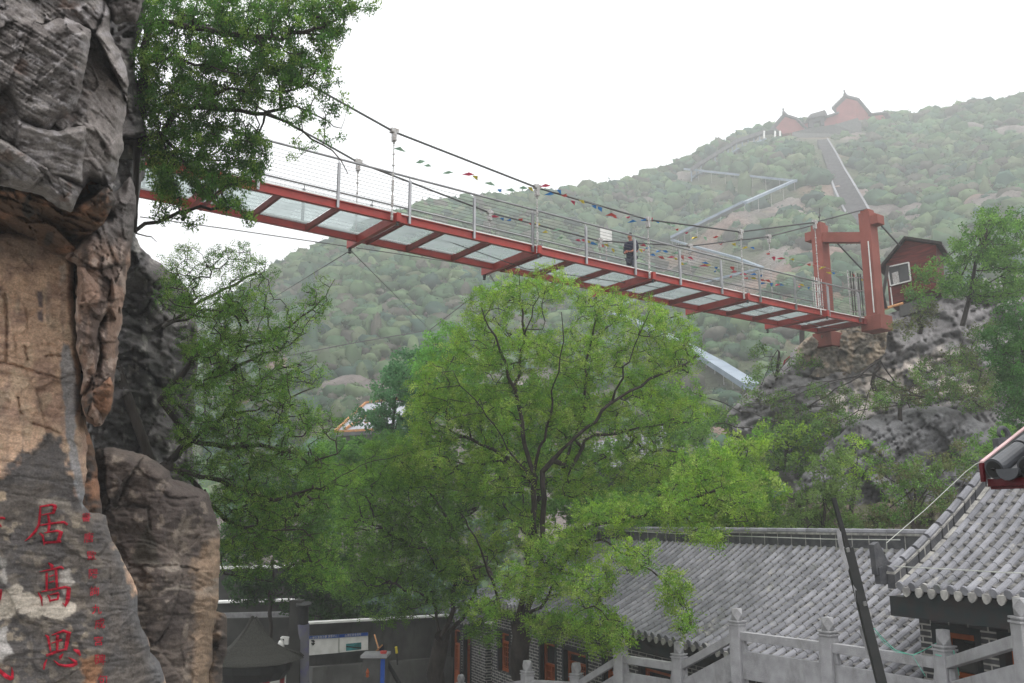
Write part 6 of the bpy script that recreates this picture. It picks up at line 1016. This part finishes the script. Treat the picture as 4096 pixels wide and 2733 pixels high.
# cliff tree upper left
tree('cliff_tree', 'dark leafy tree hanging from the top of the cliff over the bridge', 'tree', 13, [
 (.16, .12, 0, [(470, 520), (520, 500), (560, 420), (575, 330)]), (.13, .06, -.4, [(575, 330), (575, 200), (589, 98), (701, 85), (813, 120), (991, 143), (1125, 152), (1250, 120)]), (.13, .045, .2, [(490, 560), (551, 570), (653, 535), (704, 441), (850, 430), (959, 441), (1061, 456), (1163, 500)]), (.04, .015, -.4, [(1163, 500), (1250, 560), (1330, 600), (1390, 690)]), (.045, .015, .3, [(1061, 450), (1180, 430), (1300, 480), (1370, 520)]), (.07, .03, -.5, [(840, 385), (912, 352), (1020, 362), (1120, 368)]), (.03, .012, -.5, [(1120, 368), (1200, 350), (1260, 300)]),
 (.06, .02, .5, [(540, 925), (627, 885), (720, 850), (800, 826), (880, 840)]), (.025, .012, .5, [(548, 935), (600, 950), (632, 966)]), (.07, .03, .6, [(653, 535), (700, 600), (780, 640), (900, 640)]), (.05, .02, -.8, [(575, 250), (700, 240), (820, 260), (960, 300)]), (.06, .02, 1, [(589, 98), (640, 0), (760, -80), (900, -120)])],
 [(640, 60, 110, 110, .8), (820, 40, 150, 120, .85), (1000, 60, 150, 120, .85), (1180, 60, 130, 110, .85), (1340, 20, 100, 70, .8), (1330, 110, 70, 60, .7), (1440, 30, 70, 50, .35), (1290, 150, 70, 90, .7), (600, 230, 80, 110, 1), (760, 230, 130, 110, .95), (950, 230, 150, 110, .85), (1130, 230, 130, 100, .8), (620, 400, 80, 110, 1.1), (760, 400, 120, 110, 1.1), (920, 390, 130, 90, .8), (1080, 350, 120, 90, .75), (1200, 290, 90, 90, .75), (1290, 300, 80, 100, .5), (1350, 400, 70, 90, .2), (620, 560, 60, 80, .8), (760, 560, 120, 90, .85), (920, 550, 120, 90, .85), (1030, 620, 50, 110, .95), (960, 700, 80, 80, .85), (820, 720, 110, 70, .8), (680, 710, 90, 80, .75), (650, 830, 50, 60, .4), (920, 820, 60, 50, .7), (1180, 450, 110, 80, .22), (1280, 520, 100, 70, .14), (1180, 600, 90, 60, .10), (760, 880, 60, 40, .4), (640, 660, 70, 90, .9), (780, 640, 90, 80, .7), (870, 760, 80, 60, .7), (700, 780, 70, 60, .8), (1000, 860, 50, 40, .5)],
 [(.06, .15, .026), (.09, .20, .034), (.045, .115, .024), (.16, .26, .05)], 3, dens=3.1, crad=24, leafn=56, leafL=.050, leafW=.38, depth=1.5, style='droop', up=.1)
# feathery tree at left centre
tree('feathery_tree', 'feathery green tree leaning out from the cliff foot with long rising branches', 'tree', 14.5, [
 (0.050, 0.025, 1.5, [(455, 1440), (500, 1390), (574, 1334), (701, 1283), (797, 1212), (893, 1155), (1024, 1085)]), (0.028, 0.010, 1, [(650, 1310), (740, 1270), (860, 1240), (960, 1180)]), (0.066, 0.025, 1, [(620, 1890), (663, 1857), (765, 1761), (893, 1665), (1024, 1640), (1150, 1600), (1255, 1548)]), (0.033, 0.010, .4, [(640, 1600), (682, 1538), (765, 1442), (893, 1346), (1024, 1372), (1159, 1306), (1255, 1236), (1306, 1178), (1344, 1115)]), (0.039, 0.010, -.6, [(765, 1761), (900, 1790), (1000, 1784), (1127, 1797), (1230, 1850), (1319, 1829), (1380, 1797)]), (0.033, 0.010, .8, [(720, 1800), (850, 1700), (950, 1600), (1050, 1560), (1180, 1480)]), (0.044, 0.010, -1, [(650, 1870), (800, 1900), (950, 1950), (1100, 2000), (1287, 1957), (1446, 1855), (1606, 1823)]), (0.039, 0.010, .6, [(680, 1850), (790, 1950), (900, 2080), (1050, 2150), (1200, 2200)]), (0.028, 0.010, .3, [(900, 1500), (1000, 1440), (1120, 1400), (1230, 1330)]), (0.028, 0.010, .6, [(820, 1960), (835, 2050), (850, 2200), (900, 2300), (1100, 2330)])],
 [(760, 1060, 110, 90, .34), (930, 1060, 120, 90, .4), (1050, 1090, 60, 70, .3), (700, 1180, 80, 90, .6), (850, 1230, 130, 90, .7), (1000, 1220, 110, 80, .6), (1280, 1180, 60, 90, .35), (1200, 1260, 80, 60, .35), (850, 1390, 130, 100, .9), (1040, 1370, 120, 80, .75), (1160, 1340, 70, 60, .5), (900, 1560, 150, 110, .9), (1100, 1520, 110, 100, .7), (1240, 1500, 70, 80, .35), (720, 1580, 60, 70, .5), (800, 1720, 110, 80, .8), (980, 1720, 140, 90, .8), (1160, 1680, 120, 90, .6), (1300, 1700, 90, 70, .4), (950, 1860, 150, 80, .85), (1160, 1850, 150, 90, .75), (1320, 1900, 110, 80, .6), (960, 2000, 140, 90, .95), (1180, 2030, 160, 90, .9), (1000, 2150, 130, 80, .95), (1220, 2180, 150, 80, .85), (1000, 2270, 110, 50, .6), (1250, 2290, 150, 60, .7), (760, 1870, 60, 60, .4)],
 [(.085, .19, .032), (.125, .24, .04), (.06, .14, .027), (.165, .27, .05)], 4, dens=6.5, crad=26, leafn=54, leafL=.034, leafW=.42, depth=2.0, spread=.15)
# farther trees and shrubs: (name,label,D,trunk pts, blobs, palette, leaf size)
farther = [
 ('broadleaf_tree', 'bluish green broad-leaved tree between the feathery tree and the middle tree', 32, [(1560, 2100), (1560, 1800), (1580, 1600)], [(1560, 1560, 90, 80, 1), (1650, 1480, 100, 90, .9), (1520, 1680, 70, 60, 1), (1700, 1600, 90, 80, .9), (1620, 1700, 90, 60, .9), (1440, 1660, 70, 50, .35)], [(.075, .18, .075), (.10, .22, .09), (.06, .15, .065)], .12),
 ('broadleaf_tree', 'bright green young tree rising behind the left part of the middle tree', 29, [(1780, 2200), (1790, 1700), (1800, 1400)], [(1800, 1370, 100, 90, .7), (1720, 1450, 90, 80, .8), (1850, 1500, 90, 80, .8), (1760, 1580, 100, 80, .8)], [(.11, .26, .05), (.14, .30, .06)], .10),
 ('broadleaf_tree', 'mid green tree filling the gap below the orange-edged roof', 30, [(1400, 2300), (1420, 1950), (1420, 1850)], [(1330, 1830, 110, 70, 1), (1450, 1800, 110, 60, 1), (1560, 1790, 110, 60, 1), (1400, 1930, 150, 90, 1), (1600, 1900, 140, 90, 1), (1280, 1950, 100, 80, 1), (1330, 2080, 150, 90, 1)], [(.09, .20, .045), (.12, .25, .05), (.07, .16, .04)], .11),
 ('broadleaf_tree', 'deep green tree in the shade above the small pavilion', 27, [(1080, 2700), (1080, 2400), (1090, 2250)], [(960, 2170, 110, 90, 1), (1130, 2170, 130, 90, 1), (1300, 2220, 130, 90, 1), (1000, 2330, 120, 50, .8), (1200, 2330, 140, 60, 1), (1380, 2350, 120, 60, 1), (1250, 2430, 150, 45, 1), (1420, 2445, 130, 45, 1), (1000, 2390, 130, 40, .8), (1100, 2000, 120, 90, 1)], [(.028, .075, .018), (.042, .10, .022), (.022, .055, .018)], .10),
 ('broadleaf_tree', 'green tree behind the ridge of the long hall left of the white light cable', 25, [(2500, 2400), (2500, 2150), (2520, 2000)], [(2300, 2020, 130, 80, .9), (2480, 2030, 130, 80, .9), (2640, 2060, 120, 60, 1), (2330, 1940, 120, 70, .6), (2560, 2100, 120, 40, .9)], [(.10, .21, .045), (.08, .17, .04)], .09),
 ('broadleaf_tree', 'fresh green tree filling the space behind the upright limbs of the middle tree', 27, [(2150, 2300), (2150, 1900), (2160, 1700)], [(1900, 1620, 130, 100, 1), (2080, 1600, 130, 110, 1), (2280, 1560, 130, 100, .9), (2000, 1800, 150, 110, 1), (2200, 1790, 150, 110, 1), (2330, 1690, 110, 80, .7), (1850, 1980, 140, 110, 1), (2080, 1990, 150, 110, 1), (1750, 1800, 110, 110, 1), (1750, 2080, 130, 90, .9)], [(.10, .21, .035), (.13, .26, .04), (.08, .17, .03)], .09),
 ('broadleaf_tree', 'green tree partly hiding the old tiled roof', 30, [(2640, 2250), (2640, 2050), (2650, 1900)], [(2560, 1540, 110, 80, .7), (2700, 1620, 110, 80, .9), (2620, 1720, 120, 60, .6), (2440, 1790, 110, 60, .7), (2350, 1850, 100, 60, .8), (2380, 1990, 110, 50, .8), (2760, 1740, 100, 80, .9), (2700, 1880, 130, 80, .9), (2560, 1960, 140, 60, .9), (2780, 1980, 100, 80, 1)], [(.10, .21, .04), (.13, .25, .045)], .10),
 ('shrub', 'large bright green shrub mass right of the middle tree behind the hall ridge', 24, [(2950, 2300), (2950, 2100), (2960, 1950)], [(2860, 1850, 110, 80, .9), (2990, 1780, 100, 70, .8), (2980, 1920, 130, 80, 1), (2820, 2000, 120, 80, 1), (3020, 2050, 130, 80, 1), (2880, 2110, 130, 50, 1), (3090, 2110, 110, 50, .9), (3080, 1960, 90, 80, .8)], BRI, .085),
 ('shrub', 'olive shrub in front of the lower dark rock dome', 23, [(3290, 2300), (3290, 2130), (3300, 2000)], [(3300, 1900, 90, 80, .5), (3350, 1830, 70, 70, .5), (3250, 2000, 100, 80, .7), (3380, 1980, 90, 80, .7), (3200, 2100, 110, 60, .9), (3350, 2100, 110, 60, .9)], [(.12, .20, .05), (.09, .15, .04), (.15, .23, .06)], .075),
 ('shrub', 'dull green bushes at the right foot of the rock dome beside the gable ridge', 22, [(3650, 2250), (3650, 2050), (3660, 1950)], [(3560, 1920, 90, 70, .6), (3700, 1900, 110, 80, .8), (3840, 1840, 80, 90, .6), (3600, 2040, 130, 70, .8), (3750, 1990, 90, 70, .6), (3480, 2090, 90, 60, .8), (3530, 1830, 60, 60, .35)], OLV + MID, .07),
 ('shrub', 'small bright bush in front of the dark dome near its left overhang', 25, [(3400, 2060), (3420, 1960), (3430, 1850)], [(3430, 1790, 60, 60, .5), (3400, 1870, 70, 60, .55), (3490, 1880, 50, 50, .4)], BRI, .07),
 ('shrub', 'dark round shrub at the foot of the glass slide', 42, [(2980, 1800), (2980, 1720), (2990, 1650)], [(2950, 1670, 90, 50, 1.1), (3050, 1640, 100, 50, 1.1), (3150, 1610, 70, 40, .9), (3000, 1730, 110, 50, 1)], [(.055, .085, .035), (.04, .065, .03)], .13),
 ('shrub', 'thin dark-stemmed sapling left of the rubble wall', 37, [(3040, 1600), (3100, 1510), (3110, 1400)], [(3060, 1430, 70, 60, .35), (3130, 1480, 70, 50, .3), (3220, 1450, 70, 40, .45), (3040, 1530, 60, 50, .4)], MID, .10),
 ('shrub', 'green bushes between the middle tree and the big outcrop', 33, [(3140, 1900), (3150, 1800), (3150, 1700)], [(3100, 1750, 110, 70, .9), (3230, 1740, 90, 60, .9), (3300, 1700, 70, 50, .6), (3180, 1850, 120, 60, 1), (2850, 1690, 90, 70, .6), (2760, 1560, 80, 60, .4), (3000, 1860, 100, 60, .8)], MID + BRI[:2], .12),
 ('shrub', 'low band of yellow-green scrub on the ledge above the dark rock dome', 31, [(3600, 1680), (3600, 1620), (3610, 1580)], [(3480, 1610, 100, 35, .8), (3620, 1590, 120, 40, .9), (3760, 1570, 90, 40, .8), (3900, 1600, 90, 60, .8), (3680, 1520, 60, 50, .5), (3830, 1500, 80, 60, .6), (3350, 1680, 90, 30, .6)], OLV + MID, .085),
 ('shrub', 'patchy green bushes rooted in the cracks of the big outcrop', 34, [(3500, 1560), (3500, 1500), (3520, 1440)], [(3120, 1600, 60, 40, .9), (3180, 1660, 80, 40, 1), (3020, 1590, 60, 30, .7), (3440, 1700, 60, 40, .7), (3900, 1760, 70, 60, .9), (3820, 1920, 80, 60, .9), (3260, 1560, 60, 35, .8), (3330, 1620, 60, 40, .9), (3560, 1540, 80, 30, .8), (3700, 1470, 80, 35, .8), (3850, 1420, 90, 50, .9), (3940, 1330, 80, 50, .8), (3960, 1520, 80, 60, 1), (3400, 1560, 40, 25, .6)], [(.08, .16, .035), (.11, .19, .045), (.10, .12, .045)], .09),
 ('shrub', 'small bush clinging under the concrete plinth of the red hut', 34, [(3680, 1330), (3680, 1280), (3690, 1250)], [(3640, 1290, 90, 30, .7), (3720, 1240, 70, 30, .8), (3610, 1330, 50, 20, .5)], OLV, .09),
 ('hillside_tree', 'leafy tree leaning over the right side of the red hut', 33, [(3850, 1300), (3880, 1150), (3930, 1000), (3960, 880)], [(3960, 900, 80, 80, .7), (4060, 930, 100, 90, .9), (3880, 980, 80, 80, .8), (3790, 1060, 90, 50, .8), (3980, 1040, 110, 80, 1), (3820, 1140, 100, 60, .9), (3700, 1090, 60, 40, .6), (3690, 1180, 70, 40, .6), (3960, 1160, 130, 60, 1), (4090, 1120, 90, 80, 1), (3650, 1160, 40, 25, .5)], [(.10, .21, .045), (.13, .25, .05), (.07, .15, .04)], .10),
 ('hillside_tree', 'dense dark green tree at the right edge between hut and eave corner', 24, [(4120, 1900), (4110, 1600), (4100, 1400)], [(4060, 1260, 90, 60, .9), (4030, 1350, 110, 70, 1.1), (4060, 1450, 110, 80, 1.2), (4070, 1560, 110, 80, 1.2), (4080, 1670, 100, 70, 1.2), (3980, 1420, 70, 50, .8)], [(.05, .13, .032), (.07, .16, .038), (.04, .10, .03)], .07),
 ('shrub', 'dark green shrubs above the tiled slope next to the curled ornament', 19, [(3990, 1900), (3980, 1850), (3985, 1800)], [(3930, 1780, 60, 50, .7), (4010, 1740, 70, 50, .8), (4080, 1800, 60, 60, .8)], MID, .06),
]
for k, (nm, lab, D, tr_, bl, pal, lf) in enumerate(farther):
    lb = [(.05 * D / 15, .02 * D / 15, 0, tr_)]
    for j, bq in enumerate(bl[:7]): lb.append((.02 * D / 15, .007 * D / 15, 0, [tr_[-1] if j % 2 else tr_[-2], (bq[0] * .5 + tr_[-1][0] * .5, bq[1] * .5 + tr_[-1][1] * .5 + 10), (bq[0], bq[1])]))
    tree(nm, lab, 'tree' if 'tree' in nm else 'shrub', D, lb, bl, pal, 20 + k, dens=2.6, crad=22, leafn=46, leafL=lf, leafW=.55, depth=.12 * D, style='random', rtip=.0026 * D / 15, group=None)
# ================================================================== HAZE
def haze(density=.0015):
    m = bpy.data.materials.new('haze'); m.use_nodes = True; n = m.node_tree; n.nodes.clear(); o = N(n, 'ShaderNodeOutputMaterial'); pv = N(n, 'ShaderNodeVolumePrincipled')
    pv.inputs['Color'].default_value = (.95, .968, .99, 1); pv.inputs['Density'].default_value = density; pv.inputs['Anisotropy'].default_value = 0.0
    n.links.new(pv.outputs[0], o.inputs['Volume']); b = MB(); b.box(-540, 540, -80, 490, GZ - 6.5, 175); h = b.build('haze', m); tag(h, kind='stuff'); h.display_type = 'WIRE'
haze()
